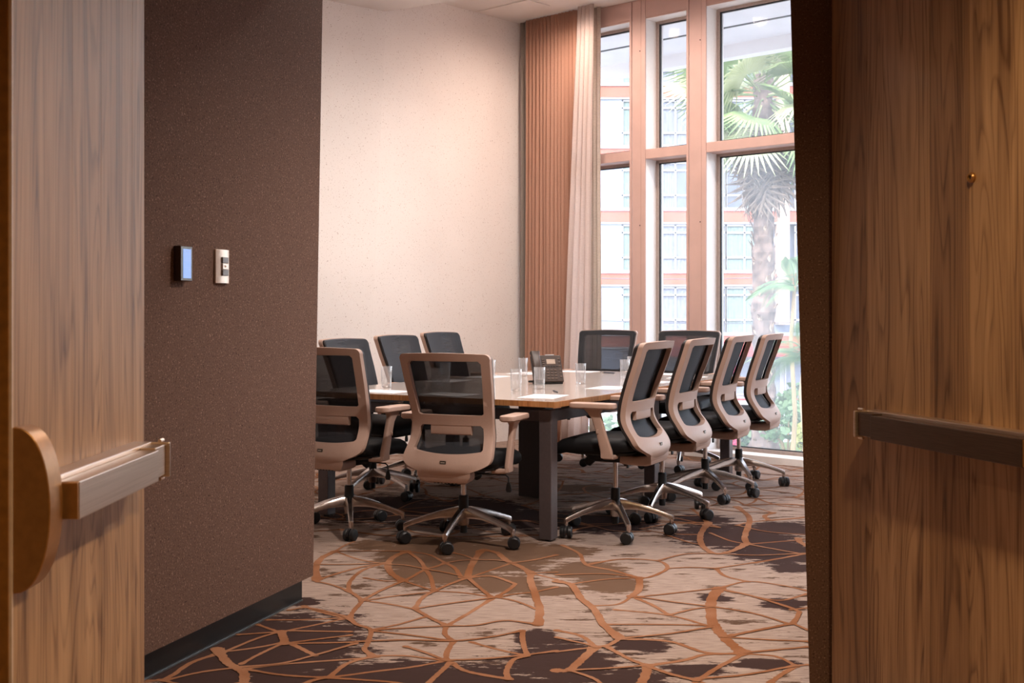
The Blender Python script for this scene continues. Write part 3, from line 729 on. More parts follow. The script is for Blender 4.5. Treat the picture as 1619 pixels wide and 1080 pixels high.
# ================================================================ OFFICE CHAIR
Y_BACK = smooth_tab([(0.36, -0.165), (0.40, -0.205), (0.44, -0.212), (0.50, -0.180), (0.56, -0.135), (0.62, -0.112), (0.70, -0.122), (0.80, -0.155), (0.90, -0.193), (1.03, -0.238)])
HW = smooth_tab([(0.36, 0.085), (0.40, 0.12), (0.44, 0.215), (0.475, 0.250), (0.56, 0.240), (0.64, 0.230), (0.72, 0.233), (0.86, 0.246), (1.03, 0.257)])
def yb(x, z, bow=0.034): return interp(Y_BACK, z) - bow * (1 - min(1, (x / 0.25) ** 2))
def outline(inset=0.0, zlo=0.362, zhi=1.022, r=0.028):
    """outer outline of the back in elevation, counter-clockwise"""
    right = []
    z = zlo + inset
    while z < zhi - inset - r:
        right.append((interp(HW, z) - inset, z)); z += 0.012
    top = interp(HW, zhi - inset) - inset
    for k in range(6):
        a = R(18 * k); right.append((top - r + r * math.cos(a), zhi - inset - r + r * math.sin(a)))
    crown = [((1 - 2 * k / 12) * (top - r), zhi - inset + 0.006 * math.sin(math.pi * k / 12)) for k in range(1, 12)]
    left = [(-x, z) for x, z in reversed(right)]
    bot = [((-1 + 2 * k / 6) * (interp(HW, zlo + inset) - inset), zlo + inset) for k in range(1, 6)]
    return right + crown + left + bot
def hole(z0, z1, side, r=0.02, sag=0.0):
    pts = []
    f = lambda z: interp(HW, z) - side
    n = 12
    def bz(x): return z0 + sag * (x / 0.2) ** 2
    for k in range(n + 1):
        x = -f(z0) + r + 2 * (f(z0) - r) * k / n; pts.append((x, bz(x)))
    zc = bz(f(z0))
    for k in range(1, 9): z = zc + r * .6 + (z1 - r - zc - r * .6) * (k - 1) / 7; pts.append((f(z), z))
    for k in range(n + 1):
        x = f(z1) - r - 2 * (f(z1) - r) * k / n; pts.append((x, z1))
    for k in range(8, 0, -1): z = zc + r * .6 + (z1 - r - zc - r * .6) * (k - 1) / 7; pts.append((-f(z), z))
    return pts
def inside(p, poly):
    c = False; j = len(poly) - 1
    for i in range(len(poly)):
        (xi, yi), (xj, yj) = poly[i], poly[j]
        if (yi > p[1]) != (yj > p[1]) and p[0] < (xj - xi) * (p[1] - yi) / (yj - yi) + xi: c = not c
        j = i
    return c
def sheet(outer, holes, yfun, thick, step=0.022):
    """plate cut to an outline with holes, bent to yfun and given a thickness towards -y"""
    pts = list(outer); edges = [(i, (i + 1) % len(outer)) for i in range(len(outer))]
    for h in holes:
        b = len(pts); pts += h; edges += [(b + i, b + (i + 1) % len(h)) for i in range(len(h))]
    base = list(pts)
    x = -0.27
    while x < 0.27:
        z = 0.35
        while z < 1.04:
            if inside((x, z), outer) and not any(inside((x, z), h) for h in holes) and min((x - a) ** 2 + (z - b) ** 2 for a, b in base) > (step * 0.55) ** 2:
                pts.append((x, z))
            z += step
        x += step
    res = delaunay_2d_cdt([Vector(p) for p in pts], edges, [], 0, 1e-6)
    v, f = res[0], res[2]; tri = []
    for t in f:
        c = ((v[t[0]].x + v[t[1]].x + v[t[2]].x) / 3, (v[t[0]].y + v[t[1]].y + v[t[2]].y) / 3)
        if inside(c, outer) and not any(inside(c, h) for h in holes): tri.append(tuple(t))
    used = sorted({i for t in tri for i in t}); mp = {k: i for i, k in enumerate(used)}; n = len(used)
    tri = [tuple(mp[i] for i in t) for t in tri]
    fr = [(v[i].x, yfun(v[i].x, v[i].y), v[i].y) for i in used]
    bk = [(x_, y_ - thick, z_) for x_, y_, z_ in fr]
    cnt = {}
    for t in tri:
        for a, b in ((t[0], t[1]), (t[1], t[2]), (t[2], t[0])): cnt[tuple(sorted((a, b)))] = cnt.get(tuple(sorted((a, b))), 0) + 1
    side = [(a, b, b + n, a + n) for (a, b), c in cnt.items() if c == 1]
    return MB().add(fr + bk, tri + [tuple(i + n for i in reversed(t)) for t in tri] + side)
UPPER = []           # parts that ride on the gas lift
def make_chair():
    ch = empty('office_chair', (0, 0, 0), 0, 'x', 'chair', 'office chairs around the conference table')
    o1 = outline(); h1 = hole(0.700, 0.985, 0.046, 0.014); h2 = hole(0.500, 0.646, 0.05, 0.014, sag=0.018)
    fr = sheet(o1, [h1, h2], yb, 0.030).build('back_frame', 'chair_plastic', ch, smooth=35, bevel=0.005)
    rim = sheet(outline(0.003, 0.43), [hole(0.50, 0.982, 0.04)], lambda x, z: yb(x, z) + 0.018, 0.017).build('mesh_rim', 'chair_rim', ch, smooth=35, bevel=0.003)
    mesh = sheet(outline(0.008, 0.44), [], lambda x, z: yb(x, z, 0.036) + 0.024, 0.003, 0.03).build('mesh_panel', 'mesh_fabric', ch, smooth=35)
    # foot of the back: hooks forward under the seat
    rings = []
    for y, zc, hh, w in ((-0.262, 0.415, 0.035, 0.15), (-0.255, 0.395, 0.036, 0.135), (-0.22, 0.377, 0.030, 0.115), (-0.16, 0.370, 0.026, 0.10), (-0.075, 0.372, 0.025, 0.092), (-0.06, 0.372, 0.022, 0.09)):
        rings.append([(x, y, zc + z) for x, z in rrect(w, hh, min(0.015, hh * .6), 3)])
    foot = MB().loft(rings).build('back_foot', 'chair_plastic', ch, smooth=40)
    for k in range(7):
        MB().box((-0.06 + 0.02 * k, -0.232, 0.353), (0.010, 0.014, 0.006)).build('vent_slot', 'chair_black', foot, smooth=0)
    plate = MB().box((0, yb(0, 0.462) - 0.0315, 0.462), (0.034, 0.005, 0.018)).build('name_plate', 'chair_plate', fr, smooth=0, bevel=0.001)
    MB().box((0, yb(0, 0.462) - 0.0345, 0.462), (0.022, 0.001, 0.005)).build('plate_mark', 'plate_mark', fr, smooth=0)
    rings = []
    for k in range(9):
        x = -0.115 + 0.23 * k / 8; y = yb(x, 0.645) + 0.004
        rings.append([(x, y - 0.020 + a, 0.640 + b) for a, b in rrect(0.012, 0.044, 0.008, 3)])
    lum = MB().loft(rings).build('lumbar_support', 'chair_plastic', ch, smooth=40)
    # seat
    def sz(y, z): return z - 0.045 * max(0, (y - 0.14) / 0.17) ** 2 + 0.012 * max(0, (-y - 0.05) / 0.15)
    rings = []
    for ins, z in ((0.05, 0.418), (0.012, 0.424), (0.0, 0.446), (0.003, 0.470), (0.014, 0.487), (0.035, 0.497), (0.08, 0.500), (0.16, 0.497)):
        rings.append([(x, y + 0.05, sz(y + 0.05, z)) for x, y in rrect(0.248 - ins, 0.245 - ins, max(0.02, 0.085 - ins * .4), 6)])
    seat = MB().loft(rings).build('seat_cushion', 'seat_black', ch, smooth=50)
    MB().loft([[(x, y + 0.04, z) for x, y in rrect(0.22 - i, 0.21 - i, 0.07, 5)] for i, z in ((0.05, 0.400), (0.0, 0.412), (0.0, 0.424))]).build('seat_pan', 'chair_black', ch, smooth=40)
    MB().loft([[(x, y + 0.02, z) for x, y in rrect(w, d, 0.02, 3)] for w, d, z in ((0.06, 0.09, 0.352), (0.075, 0.12, 0.366), (0.085, 0.13, 0.402))]).build('tilt_mechanism', 'chair_black', ch, smooth=40)
    MB().lathe([(0.024, 0), (0.026, 0.01), (0.026, 0.055), (0.02, 0.06)], 16, (0.0, 0.13, 0.37), (0.2, 0.75, -0.65)).build('tension_knob', 'chair_black', ch)
    lev = MB().tube([(0.06, 0.0, 0.375), (0.15, 0.01, 0.375), (0.235, 0.02, 0.372), (0.25, 0.02, 0.36), (0.252, 0.02, 0.325)], 0.004, 6).build('height_lever', 'chair_black', ch)
    MB().loft([[(0.252 + a, 0.02 + b, z) for a, b in rrect(w, 0.005, 0.004, 2)] for w, z in ((0.006, 0.335), (0.012, 0.32), (0.017, 0.295), (0.012, 0.282))]).build('lever_tag', 'chair_black', lev, smooth=40)
    ups = [fr, rim, mesh, foot, lum, seat]
    for s in (-1, 1):
        rings = []
        for y, z, hx, hy in ((-0.062, 0.402, 0.012, 0.034), (-0.058, 0.44, 0.014, 0.033), (-0.03, 0.53, 0.014, 0.028), (-0.005, 0.61, 0.014, 0.029), (0.012, 0.642, 0.016, 0.036), (0.020, 0.670, 0.024, 0.055)):
            rings.append([(s * 0.283 + x, y + yy, z) for x, yy in rrect(hx, hy, 0.009, 3)])
        a = MB().loft(rings)
        a.loft([[(s * xx, -0.062 + yy, zz + dz) for yy, dz in rrect(0.032, 0.013, 0.009, 3)] for xx, zz in ((0.20, 0.404), (0.24, 0.404), (0.27, 0.407), (0.297, 0.416))])
        arm = a.build('armrest', 'chair_plastic', ch, smooth=40)
        MB().loft([[(s * 0.286 + x * q, 0.018 + y * q2, z) for x, y in rrect(0.044, 0.13, 0.03, 5)] for q, q2, z in ((.8, .93, .665), (1, 1, .673), (1, 1, .687), (.96, .985, .694), (.86, .95, .697))]).build('arm_pad', 'chair_plastic', arm, smooth=40)
        MB().box((s * 0.299, -0.012, 0.545), (0.006, 0.014, 0.022)).build('arm_button', 'chair_plastic', arm, smooth=0, bevel=0.002)
    # gas lift and base
    rod = MB().lathe([(0.0145, 0.20), (0.0145, 0.365)], 16).build('gas_rod', 'polished_aluminium', ch)
    MB().lathe([(0.026, 0.185), (0.027, 0.19), (0.026, 0.250), (0.021, 0.256), (0.015, 0.256)], 18).build('lift_sleeve', 'chair_black', ch)
    st = MB(); st.lathe([(0.026, 0.096), (0.028, 0.10), (0.034, 0.16), (0.036, 0.188), (0.030, 0.192)], 20)
    for k in range(5):
        a = R(72 * k); m = rotz(a); rings = []
        for r, zt, zb, w in ((0.02, 0.192, 0.136, 0.024), (0.06, 0.188, 0.138, 0.022), (0.13, 0.172, 0.136, 0.018), (0.21, 0.148, 0.120, 0.015), (0.28, 0.124, 0.099, 0.0135), (0.312, 0.112, 0.085, 0.013), (0.322, 0.106, 0.076, 0.012)):
            rings.append([m @ Vector((r, w * x, (zt + zb) / 2 + (zt - zb) / 2 * z)) for x, z in ((-1, -1), (1, -1), (1, .35), (.62, 1), (-.62, 1), (-1, .35))])
        st.loft(rings); st.lathe([(0.010, 0.062), (0.0105, 0.07), (0.012, 0.10)], 10, m @ Vector((0.313, 0, 0)))
    st.build('star_base', 'polished_aluminium', ch, smooth=40)
    MB().lathe([(0.018, 0.055), (0.019, 0.06), (0.019, 0.097)], 16).build('column_tip', 'chair_black', ch)
    for k in range(5):
        c = MB(); c.lathe([(0.006, 0.03), (0.006, 0.068)], 8)
        hood = [(0.0 + 0.034 * math.cos(R(a)), 0.034 + 0.034 * math.sin(R(a))) for a in range(-10, 191, 20)]
        c.loft([[(x + 0.008, -0.006, z) for x, z in hood], [(x + 0.008, 0.006, z) for x, z in hood]])
        cs = c.build('caster', 'caster_black', ch, smooth=40)
        for s in (-1, 1):
            MB().lathe([(0.012, -0.014), (0.026, -0.0135), (0.0315, -0.010), (0.033, -0.005), (0.033, 0.007), (0.030, 0.011), (0.012, 0.012)], 22, (0.008, s * 0.0195, 0.033), (0, -s, 0)).build('wheel', 'caster_black', cs)
    return ch
proto = make_chair()
BASE_PARTS = ('star_base', 'column_tip', 'caster', 'lift_sleeve')
def place_chair(o, pos, heading, lift, label, spin=0.0):
    o.location = (pos[0], pos[1], 0); o.rotation_euler = (0, 0, heading); o['label'] = label
    g = random.Random(label); k = 0
    for c in o.children:
        nm = c.name.split('.')[0]
        if nm == 'star_base': c.rotation_euler = (0, 0, spin)
        elif nm == 'caster':
            a = spin + R(72 * k); k += 1
            c.location = (0.313 * math.cos(a), 0.313 * math.sin(a), 0); c.rotation_euler = (0, 0, g.uniform(0, 6.28))
        elif nm in BASE_PARTS: pass
        else: c.location = (0, 0, lift)
def head(dx, dy): return math.atan2(-dx, dy)     # z rotation that turns local +y onto (dx, dy)
HL = head(-UY, UX); HRt = head(UY, -UX)
R1p, R2p, R3p, R4p = fl(973, 843), fl(1047, 813), fl(1115, 786), fl(1168, 766)
CH = [
 (fl(733, 858), TAB + R(9), 0.0, 'office chair seen from behind at the near table end, right of the two', R(60)),
 (fl(552, 838), TAB + R(2), 0.018, 'office chair seen from behind, partly cut off by the brown partition', R(20)),
 (R1p, HL + R(4), 0.052, 'office chair on the window side of the table, nearest the camera of four', R(70)),
 (R2p, HL + R(4), 0.054, 'office chair on the window side of the table, second from the camera', R(42)),
 (R3p, HL + R(4), 0.056, 'office chair on the window side of the table, third from the camera', R(4)),
 (R4p, HL + R(4), 0.056, 'office chair on the window side of the table, farthest from the camera', R(66)),
]
def back_at(px, py_top, off, Y):    # the chair whose back stands at pixel px and depth Y
    return Vector(((px - 809.5) / F_PX * Y, Y, 0)) + Vector(off)
lo_ = Vector((UY, -UX, 0)) * 0.215; fo = -Vector((UX, UY, 0)) * 0.215
CH += [
 (back_at(549, 535, lo_, 7.95), HRt + R(3), 0.030, 'dark mesh office chair by the pale wall, nearest to the brown partition', R(5)),
 (back_at(631, 531, lo_, 8.58), HRt + R(2), 0.040, 'dark mesh office chair by the pale wall, the middle of the three', R(22)),
 (back_at(700, 525, lo_, 9.22), HRt + R(2), 0.050, 'dark mesh office chair by the pale wall, farthest from the brown partition', R(40)),
 (back_at(963, 523, fo, 9.80), TAB + math.pi + R(4), 0.056, 'dark mesh office chair at the window end, in front of the sheer curtain', R(18)),
 (back_at(1092, 522, fo, 9.42), TAB + math.pi + R(4), 0.058, 'dark mesh office chair at the window end, in front of the wide window', R(33)),
]
for i, (p, h, lf, lb, sp) in enumerate(CH):
    o = proto if i == len(CH) - 1 else copy_tree(proto)
    place_chair(o, p, h, lf, lb, sp)

# ================================================================ THINGS ON THE TABLE
tg = MB().lathe([(0.0, 0.0), (0.028, 0.0), (0.031, 0.003), (0.0335, 0.06), (0.036, 0.132), (0.0352, 0.1335), (0.0338, 0.132), (0.0312, 0.06), (0.0292, 0.016)], 28, caps=False)
tproto = tg.build('water_glass', 'tumbler_glass', smooth=40)
MB().lathe([(0.002, 0.001), (0.026, 0.001), (0.029, 0.004), (0.0288, 0.014), (0.022, 0.0165), (0.002, 0.015)], 24).build('glass_base', 'tumbler_base', tproto, smooth=40)
GL = [((611, 616), 'empty tall drinking glass alone at the left near corner of the table'),
      ((691, 620), 'drinking glass seen through the mesh of the near right office chair, the nearer one'),
      ((704, 608), 'drinking glass seen through the mesh of the near right office chair, the farther one'),
      ((776, 602), 'drinking glass half hidden by the frame of the near right office chair'),
      ((816, 622), 'clear drinking glass left in front of the desk phone'),
      ((853, 618), 'clear drinking glass right in front of the desk phone'),
      ((827, 598), 'clear drinking glass behind the handset of the desk phone'),
      ((918, 610), 'clear drinking glass standing alone right of the desk phone'),
      ((988, 601.5), 'drinking glass by the first window-side chair, the nearer of the pair'),
      ((999, 594.5), 'drinking glass by the first window-side chair, the farther of the pair')]
for i, ((px, py), lb) in enumerate(GL):
    o = tproto if i == 0 else copy_tree(tproto)
    p = fl(px, py - 3, TZ); o.location = (p.x, p.y, TZ + 0.0015); o.rotation_euler = (0, 0, i * 0.7)
    tag(o, lb, 'glass', 'drinking glasses on the conference table')
# sheets of paper laid at the seats
pm = MB().box((0, 0, 0.0008), (0.21, 0.297, 0.0016))
pproto = pm.build('paper_sheet', 'paper_white', smooth=0)
PP = [((TU0 + 0.17, -4.20), 90, 'white paper sheet on the near table edge in front of the partly hidden chair'),
      ((TU0 + 0.17, -3.72), 86, 'white paper sheet on the near table edge behind the near right chair'),
      ((TU0 + 0.30, -3.17), 10, 'white paper sheet at the near right corner of the table'),
      ((6.65, -3.16), 2, 'white paper sheet in front of the second window-side chair'),
      ((7.30, -3.16), -3, 'white paper sheet in front of the third window-side chair'),
      ((7.95, -3.16), 2, 'white paper sheet in front of the farthest window-side chair'),
      ((6.75, -4.44), 2, 'white paper sheet before the pale-wall chair nearest the partition'),
      ((7.30, -4.44), -2, 'white paper sheet before the middle pale-wall chair'),
      ((7.85, -4.44), 3, 'white paper sheet before the farthest pale-wall chair'),
      ((TU1 - 0.18, -4.22), 88, 'white paper sheet at the window end, before the chair by the sheer curtain'),
      ((TU1 - 0.18, -3.50), 92, 'white paper sheet at the window end, before the chair by the wide window')]
for i, ((u, v), a, lb) in enumerate(PP):
    o = pproto if i == 0 else pproto.copy()
    if i: COL.objects.link(o)
    p = uv(u, v); o.location = (p.x, p.y, TZ + 0.0005); o.rotation_euler = (0, 0, TAB + R(a)); tag(o, lb, 'paper', 'paper sheets on the table')
# desk phone
pp = fl(866, 607, TZ)
ph = empty('desk_phone', (pp.x, pp.y, TZ), R(12), 'brown office desk phone with tilted keypad, small display and handset in its cradle', 'phone')
tilt = Matrix.Rotation(R(58), 3, 'X'); base = Vector((0.0, -0.03, 0.012))
def pb(c, d): return base + tilt @ Vector(c), d
def pbox(name, mat, c, d, parent=ph, bevel=0.002):
    q, d = pb(c, d); return MB().box(q, d, tilt).build(name, mat, parent, smooth=0, bevel=bevel)
body = pbox('phone_body', 'phone_plastic', (0.0, 0.10, 0.0), (0.205, 0.20, 0.024), bevel=0.005)
pbox('display', 'phone_button', (0.03, 0.147, 0.0128), (0.068, 0.044, 0.003), body)
scr = pbox('screen', 'brushed_bronze', (0.03, 0.149, 0.0146), (0.058, 0.034, 0.001), body, 0)
for r in range(4):
    for c in range(3): pbox('key', 'phone_button', (0.0 + 0.026 * c, 0.085 - 0.021 * r, 0.0135), (0.017, 0.010, 0.004), body, 0.001)
for r in range(4): pbox('key', 'phone_button', (-0.022, 0.165 - 0.016 * r, 0.0135), (0.016, 0.007, 0.004), body, 0.001)
for r in range(6): pbox('key', 'phone_button', (0.086, 0.17 - 0.027 * r, 0.0135), (0.015, 0.009, 0.004), body, 0.001)
for c in range(5): pbox('key', 'phone_dark', (-0.008 + 0.019 * c, 0.112, 0.0135), (0.013, 0.006, 0.004), body, 0.001)
rings = []
for k in range(13):
    f = k / 12; y = -0.005 + 0.215 * f; z = 0.030 + 0.022 * math.sin(math.pi * f); w = 0.026 + 0.006 * abs(2 * f - 1) ** 3; h = 0.012 + 0.010 * abs(2 * f - 1) ** 4
    rings.append([base + tilt @ Vector((-0.077 + x, y, z + zz)) for x, zz in rrect(w, h, 0.009, 3)])
MB().loft(rings).build('handset', 'phone_plastic', ph, smooth=45)
MB().box((0, 0.075, 0.05), (0.16, 0.012, 0.13), Matrix.Rotation(R(28), 3, 'X')).build('stand', 'phone_dark', ph, smooth=0, bevel=0.003)
MB().box((0.0, -0.02, 0.006), (0.19, 0.03, 0.012)).build('foot', 'phone_dark', ph, smooth=0, bevel=0.002)
pbox('label_strip', 'paper_white', (0.03, 0.2045, 0.0), (0.06, 0.003, 0.016), body, 0)
cord = []
for k in range(60):
    f = k / 59; a = f * 2 * math.pi * 13
    cord.append((-0.09 - 0.03 * math.sin(math.pi * f) + 0.006 * math.cos(a), -0.03 + 0.10 * f, 0.012 + 0.008 * (1 - f) + 0.006 * math.sin(a)))
MB().tube(cord, 0.0022, 5).build('coiled_cord', 'phone_dark', ph)
# pens
for i, (u, v, a, lb) in enumerate(((6.15, -3.28, 40, 'dark pen lying on the table left of the first window-side chair'), (TU1 - 0.28, -3.9, 70, 'dark pen lying at the window end of the table'))):
    p = uv(u, v); e = empty('pen', (p.x, p.y, TZ + 0.0048), TAB + R(a), lb, 'pen', 'pens on the table')
    MB().lathe([(0.0015, -0.07), (0.0042, -0.058), (0.0042, 0.05)], 10, (0, 0, 0), (0, 1, 0)).build('barrel', 'pen_dark', e)
    MB().lathe([(0.0045, 0.05), (0.0045, 0.068), (0.003, 0.07)], 10, (0, 0, 0), (0, 1, 0)).build('cap', 'aluminium_trim', e)

# ================================================================ CONTROLS ON THE BROWN PARTITION
def on_wall(px, py):
    k = (px - 809.5) / F_PX        # meet the (slightly leaning) partition face
    Y = (wb.y * wd.x - wb.x * wd.y) / (wd.x - k * wd.y) if False else (wb.x - wb.y * wd.x / wd.y) / (k - wd.x / wd.y)
    z = EYE + (HOR - py) / F_PX * Y
    sh = lean.x * (z - 0.1) / 2.7
    Y = (wb.x + sh - wb.y * wd.x / wd.y) / (k - wd.x / wd.y)
    return Vector((k * Y, Y, EYE + (HOR - py) / F_PX * Y))
aw = math.atan2(wd.y, wd.x)      # local +x along the wall away from the camera, local -y out of the wall
c = on_wall(284, 417)
tp = empty('touch_panel', c, aw, 'dark framed wall panel with glowing blue touch screen', 'touch panel')
MB().box((0, -0.014, 0), (0.074, 0.028, 0.122)).build('bezel', 'panel_bezel', tp, smooth=0, bevel=0.003)
sc_ = MB().box((0.002, -0.0285, 0.0), (0.048, 0.001, 0.101)).build('screen', 'touch_screen', tp, smooth=0)
for z in (0.033, 0.010, -0.013):
    MB().box((0.002, -0.0292, z), (0.045, 0.0004, 0.0008)).build('screen_line', 'screen_line', sc_, smooth=0)
for x, z in ((-0.014, 0.043), (0.001, 0.043), (0.016, 0.043), (-0.014, 0.0), (0.014, -0.02), (-0.012, -0.04)):
    MB().box((x, -0.0292, z), (0.006, 0.0004, 0.0022)).build('screen_icon', 'screen_line', sc_, smooth=0)
c = on_wall(349, 421.5)
sw = empty('wall_switch', c, aw, 'champagne metal wall switch plate with grey rocker keys', 'switch')
prof = [(-0.06 + 0.12 * k / 10, -0.006 - 0.010 * (1 - (2 * k / 10 - 1) ** 2)) for k in range(11)]
MB().loft([[(x, 0, -0.062) for x in (-0.046, 0.046)] + [(0.046 - 0.092 * k / 10, -0.007 - 0.008 * (1 - (2 * k / 10 - 1) ** 2), -0.062) for k in range(11)],
           [(x, 0, 0.062) for x in (-0.046, 0.046)] + [(0.046 - 0.092 * k / 10, -0.007 - 0.008 * (1 - (2 * k / 10 - 1) ** 2), 0.062) for k in range(11)]]).build('plate', 'switch_metal', sw, smooth=40, bevel=0.001)
for z, m in ((0.023, 'switch_key'), (0.0, 'switch_metal'), (-0.023, 'switch_key')):
    k = MB().box((0.002, -0.014, z), (0.040, 0.012, 0.0222)).build('rocker_key', m, sw, smooth=0, bevel=0.0015)
MB().add([(-0.006, -0.0206, -0.005), (0.008, -0.0206, 0.0), (-0.006, -0.0206, 0.005), (-0.006, -0.0195, -0.005), (0.008, -0.0195, 0.0), (-0.006, -0.0195, 0.005)],
         [(0, 1, 2), (5, 4, 3), (0, 3, 4, 1), (1, 4, 5, 2), (2, 5, 3, 0)]).build('arrow_mark', 'arrow_amber', sw, smooth=0)
# ================================================================ OUTSIDE
BY = 50.0                                                   # distance of the building opposite
bx_ = lambda px: (px - 809.5) / F_PX * BY
bz_ = lambda py: EYE + (HOR - py) / F_PX * BY
ground = MB().add([(-30, 6, -1.6), (60, 6, -1.6), (-30, 26, -1.75), (60, 26, -1.75), (-30, 70, -3.3), (60, 70, -3.3)], [(0, 1, 3, 2), (2, 3, 5, 4)])
struct(tag(ground.build('ground', 'asphalt', smooth=0), 'pale paved street beyond the windows'))
lawn = MB(); lp = [(3.0, 20.5), (5.0, 19.6), (8.0, 19.8), (10.5, 21.0), (11.0, 25.0), (8, 26), (4, 25.5), (2.5, 23)]
lawn.prism(lp, -1.75, -1.66); tag(lawn.build('lawn', 'lawn', smooth=0), 'strip of lawn under the palm', 'lawn', kind='stuff')
# soffit over the windows outside
so = MB(); wbox(-6, 4.5, 0.33, 1.75, 3.93, 4.2, so); wbox(-6, 4.5, 1.75, 1.9, 3.80, 4.2, so)
so = struct(so.build('trim_12', 'soffit_white', smooth=0), 'white canopy soffit outside above the windows')
wbox(-6, 4.5, 1.10, 1.13, 3.922, 3.931).build('groove', 'gasket_black', so, smooth=0)

bld = empty('apartment_building', (bx_(1100), BY, -3.0), 0, 'pale apartment building with salmon bands and white-framed windows across the street', 'building')
def bbox(name, mat, x0, x1, d0, d1, z0, z1, parent=bld):
    """d is measured from the facade plane towards the viewer"""
    o = MB().box(((x0 + x1) / 2 - bld.location.x, -(d0 + d1) / 2, (z0 + z1) / 2 - bld.location.z), (x1 - x0, d1 - d0, z1 - z0)).build(name, mat, parent, smooth=0); return o
X0, X1 = bx_(760), bx_(1560)
PIT = bz_(343.5) - bz_(442)                                  # storey height
wall = bbox('wall', 'facade_blue', X0, X1, -6, -0.35, -3.0, 15.5)
bbox('blank_bay', 'facade_blue', X0, bx_(983), -0.35, 0.05, -3.0, 15.5)
# one window, six panes behind a white frame
WW = bx_(1131) - bx_(1077); WH = PIT * 0.74
def window_at(x, z, i, cur):
    fw = 0.07; f = MB(); xo, zo = x - bld.location.x, z - bld.location.z
    cols_ = [0, WW * 0.54, WW]; rows_ = [0, WH * 0.30, WH * 0.84, WH]
    for c in cols_: f.box((xo + c, 0.02, zo + WH / 2), (fw, 0.10, WH + fw))
    for r in rows_: f.box((xo + WW / 2, 0.02, zo + r), (WW + fw, 0.10, fw))
    w = f.build('window', 'frame_white', bld, smooth=0)
    for a, b in zip(cols_, cols_[1:]):
        for c, d in zip(rows_, rows_[1:]):
            MB().box((xo + (a + b) / 2, 0.06, zo + (c + d) / 2), (b - a - fw, 0.02, d - c - fw)).build('pane', 'far_glass', w, smooth=0)
    # curtain half drawn just behind the panes shows as pale folds
    m = MB(); n = 16; x0, x1 = (0.05, WW * cur) if cur > 0 else (WW * (1 + cur), WW - 0.05)
    rings = [[(xo + x0 + (x1 - x0) * k / n, 0.043 - 0.012 * (k % 2), zo + 0.06 + h * (WH - 0.1)) for k in range(n + 1)] for h in (0, 1)]
    m.add(rings[0] + rings[1], [(k, k + 1, n + 2 + k, n + 1 + k) for k in range(n)])
    m.build('curtain', 'far_curtain' if i % 3 else 'far_curtain_green', w, smooth=0)
g = random.Random(5)
k = 0
for fl_ in range(-1, 5):
    zb = bz_(450) + fl_ * PIT                               # underside of the salmon band
    bbox('salmon_band', 'facade_orange', X0, X1, -0.35, 0.12, zb, zb + PIT * 0.18)
    bbox('band_ledge', 'frame_white', X0, X1, -0.3, 0.18, zb + PIT * 0.18, zb + PIT * 0.23)
    bbox('band_ledge', 'frame_white', X0, X1, -0.3, 0.10, zb - PIT * 0.03, zb)
    x = bx_(984)
    while x < bx_(1330):
        if not (bx_(1216) < x + WW / 2 < bx_(1246)):
            window_at(x, zb - PIT * 0.79, k, g.choice((0.95, 0.6, -0.5, 0.95, -0.7))); k += 1
        x += WW * 1.012
refl = bbox('reflection_strip', 'reflection_pale', bx_(1227), bx_(1244), -0.3, 0.5, bz_(513), 15.5)  # pale strip on the facade standing for a reflection in the window glass
# shop front at the street
bbox('shop_wall', 'frame_white', X0, X1, -0.3, 0.0, -3.0, bz_(560))
bbox('red_canopy', 'facade_red', bx_(1000), bx_(1400), 0.0, 1.2, bz_(562), bz_(547))
bbox('red_plinth', 'facade_red', bx_(1000), bx_(1400), 0.0, 0.6, -3.0, bz_(630))
for px in (1060, 1100, 1152, 1196, 1240, 1282):
    f = bbox('shop_window', 'frame_white', bx_(px), bx_(px + 38), 0.0, 0.12, bz_(624), bz_(570))
    bbox('shop_pane', 'far_curtain', bx_(px + 2), bx_(px + 36), 0.12, 0.14, bz_(622), bz_(572), bld)
# overhead cables, hanging free just in front of the facade
for i, (y0, y1) in enumerate(((440, 436), (505, 509))):
    pts = [Vector((bx_(px) - bld.location.x, -0.75, bz_(y0 + (y1 - y0) * (px - 900) / 400 + 4 * math.sin(math.pi * (px - 900) / 400)) - bld.location.z)) for px in range(780, 1540, 40)]
    MB().tube(pts, 0.02, 5).build('overhead_cable', 'cable_black', bld, smooth=0)

# ---------------------------------------------------------------- palms and shrubs
def fan_leaf(seed, pet, rad, blades, droop):
    """fan palm leaf: petiole along +x from the origin, folded blades spread around its end"""
    g = random.Random(seed); m = MB()
    end = Vector((pet, 0, -droop * pet * 0.3))
    m.tube([(0, 0, 0), (pet * .5, 0, pet * .05), end], [0.022, 0.016, 0.010], 5)
    for i in range(blades):
        a = R(-128 + 256 * i / (blades - 1)); L_ = rad * (0.72 + 0.28 * math.cos(a * 0.55)) * g.uniform(.9, 1.05)
        d = Vector((math.cos(a), math.sin(a), 0)); s = Vector((-d.y, d.x, 0)); up = Vector((0, 0, 1))
        w = rad * 0.036
        p1 = end + d * L_ * 0.5 + up * (0.04 * rad - droop * 0.12 * L_); p2 = end + d * L_ * (0.97) - up * (droop * 0.5 * L_ + g.uniform(0, .1) * L_)
        m.add([end, p1 + s * w, p1 + up * w * .5, p1 - s * w, p2], [(0, 1, 2), (0, 2, 3), (1, 4, 2), (2, 4, 3)])
    return m
